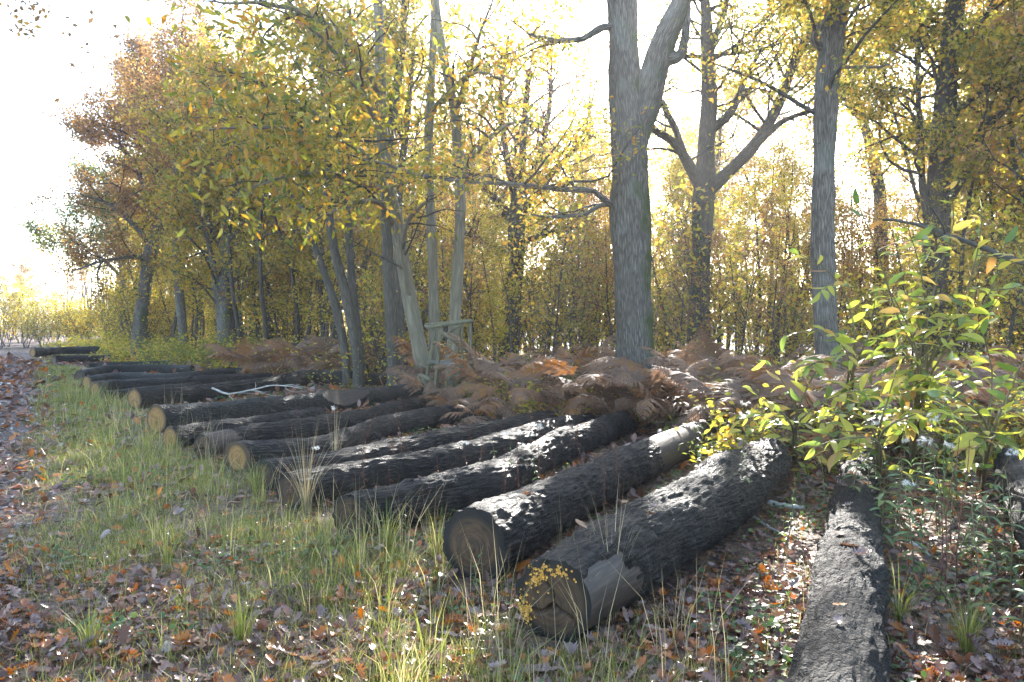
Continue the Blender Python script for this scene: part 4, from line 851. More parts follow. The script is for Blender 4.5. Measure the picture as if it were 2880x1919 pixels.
# ------------------------------------------------------------------ bracken
def frond_mesh(seed, Ln=.8):
    rng = np.random.default_rng(seed); g = Geo(); n = 25
    t = np.linspace(0, 1, n); arch = rng.uniform(.15, .75)
    P = np.stack([.03 * np.sin(t * 5 + seed), Ln * t * (1 - .18 * t), Ln * (.62 * t - arch * t ** 2.2)], -1)
    tube(g, P, np.linspace(.004, .001, n), 3)
    T = unit(np.gradient(P, axis=0))
    for k in range(4, n - 1):
        f = (k - 4) / (n - 5); w = Ln * .3 * (1 - f) ** .8 * (1 if f > .08 else .75) + .012
        for s in (-1, 1):
            d = unit(np.array([s, 0, 0]) * 1.0 + T[k] * .45 + [0, 0, rng.normal(-.12, .12)]); up = unit(np.cross(d, T[k]) * s); side = unit(np.cross(up, d))
            m = 7; V = []; 
            for q in range(m):
                u = q / (m - 1); c = P[k] + d * w * u + np.array([0, 0, -1]) * w * .3 * u * u
                hw = w * .15 * (1 - u) ** .7 * (1.0 if q % 2 == 0 else .35) + .0015
                V += [c + side * hw, c - side * hw]
            Q = [(2 * q, 2 * q + 1, 2 * q + 3, 2 * q + 2) for q in range(m - 1)]
            g.add(np.array(V), quads=np.array(Q))
    return g.mesh('bracken_frond', M['fern'])
FROND = [frond_mesh(200 + k, .65 + .05 * k) for k in range(9)]
stalk_g = Geo(); tube(stalk_g, np.array([[0, 0, -.03], [.01, 0, .2], [0, .01, .42]]), [.006, .005, .004], 5); STALK = stalk_g.mesh('bracken_stalk', M['fern'])
rng = np.random.default_rng(90)
def bracken(x, y, sc, label, group):
    t = thing('bracken', label, 'fern', (x, y, float(gz(x, y))), rng.uniform(0, 6.28), group, sc)
    obj('stalk', STALK, t)
    m = rng.integers(5, 8)
    for k in range(m):
        a = k / m * 6.28 + rng.uniform(-.4, .4)
        obj('frond', FROND[rng.integers(9)], t, (0, 0, rng.uniform(.22, .42)), (rng.uniform(-.45, .45), rng.uniform(-.5, .5), a), rng.uniform(.75, 1.15))
def far_end(y):
    e = sorted([(L_['P'][-1][1], L_['P'][-1][0]) for L_ in LOGINFO[:16]]); return np.interp(y, [a for a, b in e], [b for a, b in e])
def spots_in(n, x0, x1, y0, y1, dmin, cond=None):
    out = []; tr = 0
    while len(out) < n and tr < n * 60:
        tr += 1; p = ground(rng.uniform(x0, x1), rng.uniform(y0, y1))
        if cond is not None and not cond(p): continue
        if any((p[0] - a) ** 2 + (p[1] - b) ** 2 < dmin * dmin for a, b in out): continue
        out.append((p[0], p[1]))
    return out
clear = lambda p: on_log(p[0], p[1]) is None
for x, y in spots_in(100, 1180, 2080, 1085, 1250, .36, lambda p: clear(p) and (p[0] > far_end(p[1]) + .1)): bracken(x, y, rng.uniform(.75, 1.65), 'russet bracken plant in the thicket between the log ends and the massive oak', 'bracken below the massive oak')
for x, y in spots_in(26, 620, 1010, 1045, 1075, .5, clear): bracken(x, y, rng.uniform(1.2, 1.7), 'bright orange bracken plant beyond the humped log', 'orange bracken beyond the logs')
for x, y in spots_in(60, 1980, 2980, 1090, 1310, .42, clear): bracken(x, y, rng.uniform(.9, 1.75), 'brown bracken plant among the chestnut saplings on the right', 'bracken among the saplings')
for x, y in [tuple(ground(1330, 1215)[:2]), tuple(ground(1385, 1200)[:2])]: bracken(x, y, .85, 'bracken plant drooping over the far end of the bent log', 'bracken over the bent log')

# ------------------------------------------------------------------ chestnut saplings on the right with single leaves
def sapling(label, foot, shoots, seed, dens=1.0):
    rng = np.random.default_rng(seed); b = np.array([foot[0], foot[1], 0.0])
    t = thing('chestnut_sapling', label, 'sapling', b, 0, 'sweet chestnut saplings')
    for pts in shoots:
        P = np.vstack([b + [0, 0, -.05]] + [np.asarray(p)[None] for p in pts]); Q, rad = smooth_path(P, np.linspace(.014, .003, len(P)), 26)
        g = Geo(); tube(g, Q, rad, 6); st_ = obj('stem', g.mesh('stem', M['stem'], b, True), t)
        ns = max(2, int(4.5 * dens))
        sprays = [(Q[-7:], 7, st_)]
        for k in range(ns):
            i = int(8 + 15 * (k + rng.random() * .8) / ns); d = unit([rng.normal(), rng.normal() * .8, rng.uniform(-.05, .45)])
            S = wander(rng, Q[i], d, rng.uniform(.28, .6), 7, .1, -.05); g = Geo(); tube(g, S, np.linspace(.005, .0015, 8), 4); tw_ = obj('twig', g.mesh('twig', M['stem'], b, True), t); sprays.append((S, int(rng.integers(5, 9)), tw_))
        for S, m, holder in sprays:
            for k in range(m):
                u = (.15 + .85 * k / max(m - 1, 1)) * (len(S) - 1); i = min(int(u), len(S) - 2); tg = unit(S[i + 1] - S[i]); p = S[i] + (S[i + 1] - S[i]) * (u - i)
                h = unit(np.cross(tg, np.array([0, 0, 1.0]) + rng.normal(size=3) * .25)) * (1 if k % 2 else -1)
                d = unit(h * (1.0 if k < m - 1 else .15) + tg * rng.uniform(.5, .9) + [0, 0, rng.normal(-.2, .15)] + rng.normal(size=3) * .1)
                n_ = unit(np.array([0, -.25, 1.0]) + rng.normal(size=3) * .45); X = unit(np.cross(d, n_))
                obj('leaf', LM[rng.integers(3)], holder, p - b, axes_euler(X, d), float(rng.uniform(.11, .2)))
gp = lambda x, y: ground(x, y)
A = lambda x, y, Z: at(x * S_, y * S_, Z)
sapling('tallest chestnut sapling on the right, yellow-green leaves topping out before the dark oak', gp(2560, 1330),
        [[A(2110, 850, 6.5), A(2150, 650, 6.4), A(2190, 520, 6.3), A(2185, 435, 6.2)], [A(2120, 880, 6.4), A(2060, 720, 6.2), A(2010, 560, 6.1), A(1970, 470, 6.0)], [A(2130, 850, 6.5), A(2210, 700, 6.4), A(2250, 560, 6.3), A(2255, 480, 6.3)],
         [A(2130, 850, 6.5), A(2080, 660, 6.3), A(2060, 560, 6.2)], [A(2140, 860, 6.4), A(2240, 760, 6.3), A(2300, 680, 6.2)], [A(2110, 870, 6.3), A(2090, 760, 6.0), A(2030, 640, 5.8)], [A(2130, 850, 6.4), A(2120, 650, 6.2), A(2080, 500, 6.0)], [A(2130, 850, 6.4), A(2260, 700, 6.1), A(2310, 560, 6.0)]], 301, 1.9)
sapling('chestnut sapling reaching across the straight grey oak with one long spray', gp(2330, 1300),
        [[A(1960, 850, 6.9), A(1950, 700, 6.8), A(1900, 620, 6.7), A(1835, 585, 6.6)], [A(1950, 860, 6.8), A(1930, 790, 6.6), A(1880, 760, 6.5), A(1810, 770, 6.4)], [A(1960, 860, 6.8), A(2000, 760, 6.7), A(2010, 690, 6.6)], [A(1960, 880, 6.8), A(1900, 830, 6.5), A(1840, 850, 6.3)]], 302, .8)
sapling('low chestnut sapling behind the far end of the gnarled log', gp(2230, 1290),
        [[A(1830, 950, 7), A(1800, 880, 6.9), A(1760, 830, 6.8)], [A(1830, 960, 6.9), A(1860, 880, 6.7), A(1890, 830, 6.6)], [A(1820, 980, 6.7), A(1770, 930, 6.5), A(1730, 900, 6.4)], [A(1830, 980, 6.7), A(1900, 920, 6.4), A(1960, 900, 6.2)]], 303, .6)
sapling('low chestnut sapling spreading over the end of the nearest log', gp(2470, 1370),
        [[A(2010, 1000, 5.9), A(1960, 950, 5.8), A(1900, 960, 5.6)], [A(2020, 1000, 5.8), A(2040, 920, 5.7), A(2060, 850, 5.6)], [A(2020, 1020, 5.7), A(1930, 1010, 5.5), A(1870, 1030, 5.4)], [A(2020, 1010, 5.7), A(2080, 960, 5.5), A(2130, 950, 5.4)]], 304, .6)
sapling('chestnut sapling at the right edge, lower leaves over the cut-off log', gp(2760, 1380),
        [[A(2270, 980, 5.8), A(2280, 860, 5.7), A(2260, 770, 5.6)], [A(2270, 990, 5.7), A(2210, 920, 5.5), A(2160, 900, 5.4)], [A(2280, 1000, 5.6), A(2320, 900, 5.5), A(2350, 830, 5.4)], [A(2270, 1010, 5.6), A(2290, 1000, 5.4), A(2240, 1030, 5.2)]], 305, .6)

def bramble_proto(seed, H, nl, leafm, size):
    rng = np.random.default_rng(seed); gt, gl = Geo(), Geo(); pos = []
    for k in range(9):
        a = rng.uniform(0, 6.28); S = wander(rng, [math.cos(a) * .08, math.sin(a) * .08, -.03], [math.cos(a) * .5, math.sin(a) * .5, 1], H * rng.uniform(.6, 1.15), 9, .16, -.04)
        tube(gt, S, np.linspace(.006, .002, 10), 4); c = nl // 9; u = rng.uniform(.2, 1, c) * 9; i = np.minimum(u.astype(int), 8); pos.append(S[i] + (S[i + 1] - S[i]) * (u - i)[:, None] + rng.normal(size=(c, 3)) * .07)
    pos = np.vstack(pos); X, Y = rand_axes(rng, len(pos), .55, .15); scatter(gl, LEAF_CHEST_LO[0] * [1.5, 1, 1], LEAF_CHEST_LO[1], pos, X, Y, size * rng.uniform(.6, 1.2, len(pos)))
    return dict(trunk=gt.mesh('bramble_stems', M['stem'], smooth=True), crown=gl.mesh('bramble_leaves', M[leafm]))
BRAM = [bramble_proto(150, .95, 230, 'shrub', .085), bramble_proto(151, .75, 200, 'oakg', .075), bramble_proto(152, 1.15, 260, 'oakg', .095), bramble_proto(153, .85, 210, 'shrub', .1)]
for x, y in spots_in(85, 1950, 2990, 1085, 1340, .34, clear): place(BRAM[rng.integers(4)], 'bramble', 'leafy bramble in the tangle under the chestnut saplings on the right', 'shrub', x, y, rng.uniform(0, 6.28), rng.uniform(.8, 1.25), 'brambles on the right', ('trunk', 'crown'))
for x, y in spots_in(26, 1150, 2000, 1075, 1240, .5, lambda p: clear(p) and (p[0] > far_end(p[1]) + .1)): place(BRAM[rng.integers(4)], 'bramble', 'leafy bramble poking up through the bracken below the massive oak', 'shrub', x, y, rng.uniform(0, 6.28), rng.uniform(.7, 1.0), 'brambles in the bracken', ('trunk', 'crown'))
for x, y in spots_in(26, 330, 760, 1002, 1045, .7, clear): place(BRAM[rng.integers(4)], 'bramble', 'leafy bramble growing over the far ends of the distant logs', 'shrub', x, y, rng.uniform(0, 6.28), rng.uniform(1.1, 1.8), 'brambles over the far logs', ('trunk', 'crown'))

# ------------------------------------------------------------------ weeds with fluffy seed heads, dock stalks
def weed(label, group, x, y, H, seed, nodes=7, head=True, leaf=.1, dry=False):
    rng = np.random.default_rng(seed); z0 = float(gz(x, y)); t = thing('dried_weed' if dry else 'hemp_agrimony', label, 'weed', (x, y, z0), rng.uniform(0, 6.28), group)
    P = wander(rng, [0, 0, -.03], [rng.normal() * .1, rng.normal() * .1, 1], H, 10, .05, .03); g = Geo(); tube(g, P, np.linspace(.005, .002, 11), 5)
    obj('stem', g.mesh('weed_stem', M['red' if dry else 'stem'], smooth=True), t)
    for k in range(nodes):
        f = .2 + .72 * k / nodes; i = int(f * 10); p = P[i]; a0 = rng.uniform(0, 3.14) + k * 1.57
        for q in range(2 if not dry else 1):
            a = a0 + q * 3.14159; d = unit([math.cos(a), math.sin(a), rng.uniform(-.5, .2)]); X = unit(np.cross(d, [0, 0, 1.0] + rng.normal(size=3) * .2))
            obj('leaf', WEEDLEAF[k % 2] if not dry else DRYLEAF, t, p, axes_euler(X, d), float(leaf * rng.uniform(.6, 1.15) * (1.1 - .5 * f)))
    if head:
        g = Geo(); c = P[-1]
        for k in range(7):
            tip = c + [rng.normal() * .025, rng.normal() * .025, rng.uniform(-.005, .03)]
            m = 26; d = unit(rng.normal(size=(m, 3)) + [0, 0, .4]); X = unit(np.cross(d, rng.normal(size=(m, 3))))
            scatter(g, np.array([(-.05, 0, 0), (.05, 0, 0), (.05, 1, 0), (-.05, 1, 0)], float), np.array([(0, 1, 2, 3)]), np.repeat(tip[None], m, 0), X, d, rng.uniform(.012, .022, m))
        obj('seed_head', g.mesh('seed_head', M['fluff']), t)
WEEDLEAF = [make_mesh('weed_leaf', L_[0] * [.85, 1, 1], [L_[1]], mats=[M['weed']], smooth=True) for L_ in (LEAF_CHEST_B, LEAF_CHEST)]
DRYLEAF = make_mesh('dry_leaf', LEAF_CHEST_B[0] * [.7, 1, 2], [LEAF_CHEST_B[1]], mats=[M['fall_b']], smooth=True)
rng = np.random.default_rng(95)
near_w = [(2480, 1560, .6), (2560, 1450, .9), (2610, 1460, .95), (2570, 1620, .6), (2470, 1360, .9), (2730, 1560, .8), (2395, 1500, .8), (2455, 1480, .85), (2530, 1560, .72), (2590, 1540, .8), (2520, 1480, .95), (2640, 1500, .9), (2440, 1420, .9), (2700, 1440, 1.0)]
for k, (x, y, H) in enumerate(near_w):
    p = gp(x, y); weed('green leafy weed with white seed head beside the log running from the bottom edge', 'weeds beside the nearest log', p[0], p[1], H, 400 + k, 10, k % 2 == 1, .13)
for k, (x, y, H) in enumerate([(2790, 1760, .75), (2840, 1700, .8), (2870, 1800, .7), (2810, 1640, .75)]):
    p = gp(x, y); weed('pale leafy weed in the lower right corner', 'weeds in the lower right corner', p[0], p[1], H, 420 + k, 10, False, .1)
for k, (x, y, H) in enumerate([(2080, 1500, .95), (2090, 1270, 1.0), (2120, 1340, .8), (1960, 1340, .7), (2360, 1300, 1.0), (2420, 1290, 1.0), (2250, 1280, .8)]):
    p = gp(x, y); weed('weed with a white fluffy head among the right-hand log ends', 'weeds at the far ends of the right-hand logs', p[0], p[1], H, 440 + k, 8, k % 2 == 0 or k > 3, .09)
for k, (x, y, H) in enumerate([(1440, 1400, .62), (1475, 1390, .6), (1520, 1385, .58), (1400, 1350, .55)]):
    p = gp(x, y); weed('thin weed with white fluff standing between the split-ended and the glossy log', 'weeds between the middle logs', p[0], p[1], H, 460 + k, 6, k != 3, .06)
for k, (x, y, H) in enumerate([(2660, 1700, 1.05), (2640, 1690, .9), (2690, 1660, .95), (1700, 1500, .65), (1740, 1440, .7), (1420, 1440, .6), (2130, 1450, .85), (1460, 1430, .6)]):
    p = gp(x, y); weed('tall withered reddish weed stalk standing beside a right-hand log', 'withered red stalks', p[0], p[1], H, 480 + k, 16, False, .05, True)
for k, (x, y) in enumerate(spots_in(22, 720, 1800, 1200, 1480, .25, clear)): weed('thin withered weed stalk rising from the gap between two middle logs', 'withered stalks between the middle logs', x, y, rng.uniform(.4, .75), 520 + k, 10, k % 5 == 0, .055, True)
for k, (x, y) in enumerate(spots_in(14, 2200, 2850, 1330, 1620, .3, clear)): weed('slender green weed in the litter around the nearest log', 'slender weeds around the nearest log', x, y, rng.uniform(.4, .8), 560 + k, 8, k % 3 == 0, .085)
for k, (x, y, H) in enumerate([(1330, 1650, .3), (1295, 1610, .4), (1345, 1600, .42)]):
    p = gp(x, y); weed('small green weed in front of the smooth dark log end', 'weeds before the glossy log', p[0], p[1], H, 500 + k, 6, False, .07)
for k, (x, y, H) in enumerate([(1000, 1560, .33), (1080, 1560, .32), (1120, 1540, .35), (900, 1560, .2)]):
    p = gp(x, y); weed('small round-leaved weed in front of the split dark log end', 'weeds before the split end', p[0], p[1], H, 510 + k, 6, False, .06)

# ------------------------------------------------------------------ sticks and dead branches
def stick(label, pts, r, mat, twigs=0, seed=1):
    rng = np.random.default_rng(seed); P = np.array(pts); b = P.mean(0); b[2] = 0
    Q, rad = smooth_path(P, np.linspace(r, r * .45, len(P)), 16); Q = Q + rng.normal(size=Q.shape) * r * .25
    if twigs:
        t = thing('dead_branch', label, 'branch', b); g = Geo(); tube(g, Q, rad, 7, cap=True); obj('bough', g.mesh('bough', M[mat], b, True), t)
        for k in range(twigs):
            i = rng.integers(3, 15); S = wander(rng, Q[i], unit(Q[min(i + 1, 15)] - Q[i - 1]) + rng.normal(size=3) * .6, rng.uniform(.3, .9), 6, .2, -.02); S[:, 2] = np.maximum(S[:, 2], .03)
            g = Geo(); tube(g, S, np.linspace(r * .4, r * .12, 7), 4); obj('twig', g.mesh('twig', M[mat], b, True), t)
    else:
        g = Geo(); tube(g, Q, rad, 8, cap=True); o = obj('stick', g.mesh('stick', M[mat], b, True), loc=b); tag(o, label, 'stick')
stick('bare grey dead branch with twigs lying between the humped log and the biggest log', [ground(598, 1092, .32), ground(640, 1108, .22), ground(700, 1098, .26), ground(770, 1084, .34), ground(850, 1092, .3)], .022, 'birch', 8, 5)
stick('short white birch piece on the leaf litter left of the nearest log', [ground(2165, 1416, .03), ground(2215, 1424, .03), ground(2262, 1426, .03)], .028, 'birch')
stick('thin pale stick slanting across the leaf litter behind the gnarled log', [ground(2115, 1450, .03), ground(2160, 1480, .02), ground(2215, 1512, .02)], .012, 'birch')
stick('pale stick half buried in litter right of the nearest log', [ground(2565, 1528, .03), ground(2590, 1545, .02), ground(2615, 1562, .02)], .016, 'birch')
stick('bent dead branch arching over the orange bracken', [ground(800, 1035, .02), at(830, 990, 22), at(870, 995, 22), at(920, 1015, 21.5)], .03, 'birch', 3, 9)
stick('long bare branch reaching in from the right across the saplings', [at(2960, 760, 8.0), at(2830, 725, 8.2), at(2700, 672, 8.5), at(2580, 632, 8.8), at(2480, 615, 9.0)], .035, 'slim', 4, 12)

# ------------------------------------------------------------------ ground litter and fallen leaves
rng = np.random.default_rng(111)
def sample_ground(n, y0, y1, pw=1.0):
    yy = y0 * (y1 / y0) ** (rng.random(n) ** pw); xx = rng.uniform(-.78, .78, n) * yy; return xx, yy
def litter_density(x, y):
    el = end_line(y); pe = path_edge(y); band = (x > pe) & (x < el)
    d = np.where(x < pe + .3, 1.0, np.where(band, .45 + .4 * np.clip((6.5 - y) / 3, 0, 1), .85))
    n = fbm(np.stack([x * 1.3, y * 1.3, x * 0], -1), 33, 3)
    return d * np.clip((n - .25) * 3.0, .4, 1)
x, y = sample_ground(70000, 2.6, 34); keep = (rng.random(len(x)) < litter_density(x, y)) & ~in_logs(x, y, -.05); x, y = x[keep], y[keep]
n = len(x); sc = np.maximum(1, y / 9) ; pos = np.stack([x, y, gz(x, y) + rng.uniform(.006, .035, n)], -1)
near = y < 6.5
X, Y = rand_axes(rng, n, .74, 0)
g = Geo(); kinds = rng.integers(5, size=n)
for k in range(5):
    s_ = near & (kinds == k); scatter(g, OAKS[k][0], OAKS[k][1], pos[s_], X[s_], Y[s_], rng.uniform(.045, .09, s_.sum()))
s_ = ~near; scatter(g, LEAF_LITTER[0], LEAF_LITTER[1], pos[s_], X[s_], Y[s_], rng.uniform(.08, .13, s_.sum()) * sc[s_])
tag(obj('leaf_litter', g.mesh('leaf_litter', M['litter']), kind='stuff'), 'carpet of small brown fallen oak leaves covering the ground', 'leaf litter')
FALL = {c: [make_mesh('fallen_leaf', O[0], [O[1]], mats=[M['fall_' + c]]) for O in OAKS] for c in 'obg'}
cn = {'o': 'bright orange', 'b': 'dark brown', 'g': 'pale greyish'}
def fallen(x, y, z, c, where, group, flat=.82, sz=None):
    X, Y = rand_axes(rng, 1, flat, 0)
    o = obj('fallen_leaf', FALL[c][rng.integers(5)], None, (x, y, z), axes_euler(X[0], Y[0]), float(sz or rng.uniform(.07, .125)))
    tag(o, f'{cn[c]} oak leaf lying {where}', 'leaf', group)
k = 0
while k < 235:
    px_, py_ = rng.uniform(20, 2860), 1919 - abs(rng.normal() * 260); 
    if py_ < 1120: continue
    p = ground(px_, py_)
    if on_log(p[0], p[1]) is not None: continue
    left = p[0] < end_line(p[1])
    c = rng.choice(list('obg'), p=[.42, .33, .25] if left else [.22, .48, .3])
    fallen(p[0], p[1], float(gz(p[0], p[1])) + rng.uniform(.03, .06), c, 'in the grass on the track side of the logs' if left else 'on the shaded ground between the logs', 'leaves in the grass' if left else 'leaves between the logs'); k += 1
for li, m, nm in ((0, 14, 'on top of the log running away from the bottom edge'), (1, 18, 'on top of the gnarled log with the fungus'), (2, 10, 'on top of the glossy wet log'), (3, 6, 'on top of the split-ended log'), (4, 4, 'on top of the log beyond the split-ended one')):
    Q, rad = LOGINFO[li]['Q'], LOGINFO[li]['rad']
    for _ in range(m):
        i = rng.integers(8, len(Q) - 8); o_ = rng.normal() * .3 * rad[i]; tg = unit(Q[i + 1] - Q[i]); sd = np.array([tg[1], -tg[0], 0])
        p = Q[i] + sd * o_; z = Q[i][2] + math.sqrt(max(rad[i] ** 2 - o_ ** 2, 0)) + .02; fallen(p[0], p[1], z, rng.choice(list('obg'), p=[.2, .4, .4]), nm, 'leaves lying on the logs', .85)

# ------------------------------------------------------------------ grass
def blades(n_tuft, per, y0, y1, dens, h, wd, mat_rng, lean=.5, pw=1.0, wide=False):
    """tufts of bent tapering blades -> verts / quads"""
    y = y0 * (y1 / y0) ** (rng.random(n_tuft) ** pw); pe = path_edge(y) - 1.0; x = pe + (end_line(y) + .8 - pe) * rng.random(n_tuft)
    if wide: x, y = sample_ground(n_tuft, y0, y1, pw)
    keep = (rng.random(len(x)) < dens(x, y)) & ~in_logs(x, y, .01) & (np.abs(x) < y * .76 + .2); x, y = x[keep], y[keep]
    x = np.repeat(x, per); y = np.repeat(y, per); n = len(x); s = np.maximum(1, y / 8)
    a = rng.uniform(0, 6.283, n); rr = rng.random(n) ** .7 * .07 * s; x = x + np.cos(a) * rr; y = y + np.sin(a) * rr
    H = h * rng.uniform(.45, 1.3, n) * s ** .45; W = wd * rng.uniform(.7, 1.3, n) * s
    d = np.stack([np.cos(a), np.sin(a), 0 * a], -1); sd = np.stack([-np.sin(a + .6), np.cos(a + .6), 0 * a], -1)
    bendv = rng.uniform(.1, 1.0, n) * lean
    base = np.stack([x, y, gz(x, y) - .01], -1); V = []
    for f, wf in ((0, 1), (.5, .8), (1, .06)):
        c = base + d * (H * bendv * f ** 1.8)[:, None] + np.array([0, 0, 1]) * (H * f * (1 - .35 * bendv * f))[:, None]
        V += [c - sd * (W * wf / 2)[:, None], c + sd * (W * wf / 2)[:, None]]
    V = np.stack(V, 1).reshape(-1, 3); k = np.arange(n)[:, None] * 6
    q = np.concatenate([k + np.array([[2 * j, 2 * j + 1, 2 * j + 3, 2 * j + 2]]) for j in range(2)])
    return V, q
def g_dens(x, y):
    el = end_line(y); pe = path_edge(y); n = fbm(np.stack([x * .9, y * .9, x * 0], -1), 44, 3)
    band = np.clip((x - pe + .2) / 1.2, 0, 1) * np.clip((el + .35 - x) / .5, 0, 1)
    front = np.clip((y - 3.0) / 2.2, .5, 1)
    right = (x > el) * .12 * (y < 9) + (x > 1.9) * (y < 4.8) * .35
    return np.clip(band * front * np.clip((n - .25) * 4, .2, 1) + right * np.clip((n - .35) * 4, 0, 1), 0, 1)
g = Geo()
Vv, q = blades(42000, 7, 2.6, 60, g_dens, .115, .004, rng, 1.2); g.add(Vv, quads=q)
Vv, q = blades(12000, 6, 2.6, 16, lambda x, y: np.maximum(g_dens(x, y), .16), .1, .004, rng, .9, wide=True); g.add(Vv, quads=q)
Vv, q = blades(2600, 7, 2.6, 16, lambda x, y: g_dens(x, y) * np.clip(1.2 - np.abs(x - end_line(y) + .35) / 1.3, .15, 1), .3, .005, rng, .7); g.add(Vv, quads=q)
tag(obj('grass', g.mesh('grass', M['grass']), kind='stuff'), 'green grass growing along the verge and around the log ends', 'grass')
g = Geo()
Vv, q = blades(500, 4, 3.0, 12, lambda x, y: np.clip(1 - np.abs(x - end_line(y) - .1) / .9, 0, 1), .55, .0035, rng, .5); g.add(Vv, quads=q)
tag(obj('dry_grass', g.mesh('dry_grass', M['dry']), kind='stuff'), 'tall thin straw-coloured grass stalks standing before the log ends', 'dry grass')
def tuft(label, px_, py_, H, nb_, mat, seed, lean=.6):
    rg = np.random.default_rng(seed); p = ground(px_, py_); g = Geo()
    for k in range(nb_):
        a = rg.uniform(0, 6.28); d = np.array([math.cos(a), math.sin(a), 0]); sd = np.array([-math.sin(a), math.cos(a), 0]); h = H * rg.uniform(.55, 1.1); b_ = rg.uniform(.15, 1) * lean; W = rg.uniform(.003, .006)
        f = np.linspace(0, 1, 7)[:, None]; c = p + d * rg.uniform(0, .05) + d * h * b_ * f ** 1.8 + np.array([0, 0, 1]) * h * f * (1 - .35 * b_ * f); wv = W * (1 - f ** 2 * .95) / 2
        Vv = np.stack([c - sd * wv, c + sd * wv], 1).reshape(-1, 3); g.add(Vv, quads=[(2 * j, 2 * j + 1, 2 * j + 3, 2 * j + 2) for j in range(6)])
    b = np.array([p[0], p[1], 0]); o = obj('grass_tuft', g.mesh('grass_tuft', M[mat], b), loc=b); tag(o, label, 'grass tuft', 'long grass tufts')
for lab, a in {
  'long green grass tuft at the foot of the fungus-covered log end': (1640, 1760, .5, 60, 'grass', 1),
  'sparse straw-coloured stalks before the fungus-covered log end': (1720, 1740, .8, 26, 'dry', 2, .35),
  'tall pale grass tuft leaning left before the stub-ended log': (860, 1440, .85, 46, 'dry', 3, .75),
  'green grass tuft between the stub-ended log and the bent log': (720, 1390, .4, 60, 'grass', 4),
  'green grass tuft beside the smooth dark log end': (1230, 1580, .4, 56, 'grass', 5),
  'bright lone grass tuft in the sunlit verge': (470, 1600, .34, 46, 'grass', 6),
  'grass tuft near the bottom edge left of centre': (680, 1810, .3, 60, 'grass', 7),
  'grass tuft at the left of the bottom edge among red leaves': (250, 1830, .26, 46, 'grass', 8),
  'grass tuft before the split dark log end': (1090, 1560, .45, 46, 'grass', 9),
  'thin straw stalks rising in front of the biggest log': (940, 1330, .8, 14, 'dry', 10, .3),
  'grass tuft in the bottom right corner': (2720, 1830, .4, 70, 'grass', 11, .9),
  'grass tuft at the right side of the nearest log': (2530, 1750, .35, 50, 'grass', 12, .9)}.items(): tuft(lab, *a)
# low green ground cover between litter
x, y = sample_ground(42000, 2.6, 24); n_ = fbm(np.stack([x * 1.6, y * 1.6, x * 0], -1), 66, 3); keep = (rng.random(len(x)) < np.clip((n_ - .44) * 6, 0, 1)) & ~in_logs(x, y, .01) & (x > path_edge(y) + .3)
x, y = x[keep], y[keep]; n = len(x); pos = np.stack([x, y, gz(x, y) + rng.uniform(.02, .09, n)], -1); X, Y = rand_axes(rng, n, .7, 0)
g = Geo(); RND = (np.array([(0, 0, 0), (.35, .25, .05), (.4, .65, .05), (0, 1, 0), (-.4, .65, .05), (-.35, .25, .05)], float), np.array([(0, 1, 2, 3), (0, 3, 4, 5)]))
scatter(g, RND[0], RND[1], pos, X, Y, rng.uniform(.02, .042, n) * np.maximum(1, y / 7)); tag(obj('ground_cover', g.mesh('ground_cover', M['cover']), kind='stuff'), 'low round green leaves growing through the leaf litter', 'ground cover')
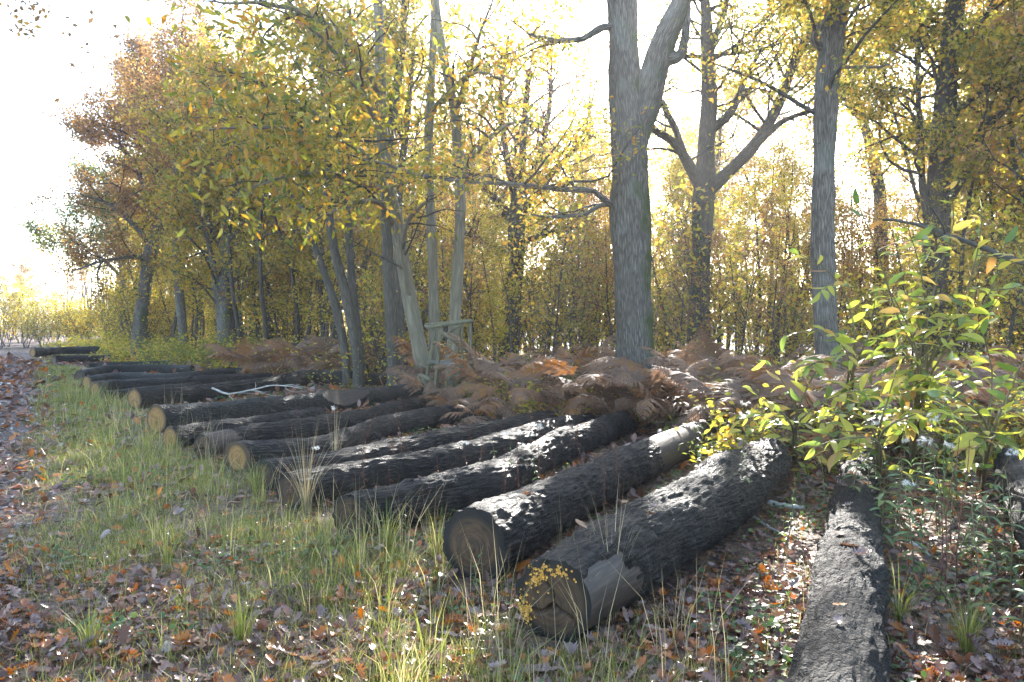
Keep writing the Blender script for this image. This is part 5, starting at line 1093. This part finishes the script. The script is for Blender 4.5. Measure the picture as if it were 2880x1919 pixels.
# undergrowth leaves under the trees: brambles and seedlings beyond the logs
x = rng.uniform(-36, 26, 46000); y = forest_edge(x) - 3 + rng.gamma(1.6, 6, 46000); keep = (np.abs(x) < y * .78) & (y < 50) & ~in_logs(x, y, .1); x, y = x[keep], y[keep]; n = len(x)
hh = rng.random(n) ** 1.4 * 1.1 * np.clip(fbm(np.stack([x * .7, y * .7, x * 0], -1), 71, 3) * 2.2, .2, 1.4); pos = np.stack([x, y, gz(x, y) + hh], -1); X, Y = rand_axes(rng, n, .5, .1)
g = Geo(); scatter(g, LEAF_SMALL[0], LEAF_SMALL[1], pos, X, Y, rng.uniform(.06, .12, n) * np.maximum(1, y / 22)); tag(obj('undergrowth', g.mesh('undergrowth', M['shrub']), kind='stuff'), 'low leafy bramble undergrowth at the foot of the trees', 'undergrowth')

# ivy climbing the forked oak
rng = np.random.default_rng(120); q = at(1603 * S_, 700 * S_, 19.72); ib = np.array([q[0], q[1], 0]); n = 420
iv = thing('ivy', 'dark ivy climbing the lower trunk of the forked oak', 'ivy', ib)
zz = rng.uniform(.3, 5.2, n); xx = rng.normal(size=n) * .07 + (zz - 2.5) * .012; yy = rng.normal(size=n) * .03; pos = np.stack([ib[0] + xx, ib[1] + yy, zz], -1); X, Y = rand_axes(rng, n, 0, 1.2)
g = Geo(); scatter(g, RND[0], RND[1], pos, X, Y, rng.uniform(.05, .09, n)); obj('leaves', g.mesh('ivy_leaves', M['ivy'], ib), iv, kind='stuff')
g = Geo(); P, rad = smooth_path([ib + [0, .02, 0], ib + [.02, .03, 2], ib + [.04, .03, 5]], [.02, .015, .006], 12); tube(g, P, rad, 6); obj('stem', g.mesh('ivy_stem', M['twig'], ib, True), iv)

# ------------------------------------------------------------------ morning haze
if HAZE_DENSITY > 0:
    m, nt, out = new_mat('haze'); pv = nd(nt, 'ShaderNodeVolumePrincipled'); pv.inputs['Color'].default_value = (.95, .96, 1, 1); pv.inputs['Density'].default_value = HAZE_DENSITY; pv.inputs['Anisotropy'].default_value = .55
    nt.links.new(pv.outputs[0], out.inputs['Volume'])
    x0, x1, y0, y1, z0, z1 = -1000, 1000, -1000, 1000, -2, 24
    vv = np.array([(a, b, c) for c in (z0, z1) for a, b in ((x0, y0), (x1, y0), (x1, y1), (x0, y1))], float)
    qd = np.array([(3, 2, 1, 0), (4, 5, 6, 7), (0, 1, 5, 4), (1, 2, 6, 5), (2, 3, 7, 6), (3, 0, 4, 7)])
    tag(obj('haze', make_mesh('haze', vv, [qd], mats=[m]), kind='stuff'), 'thin bright morning haze in the air of the wood', 'haze')
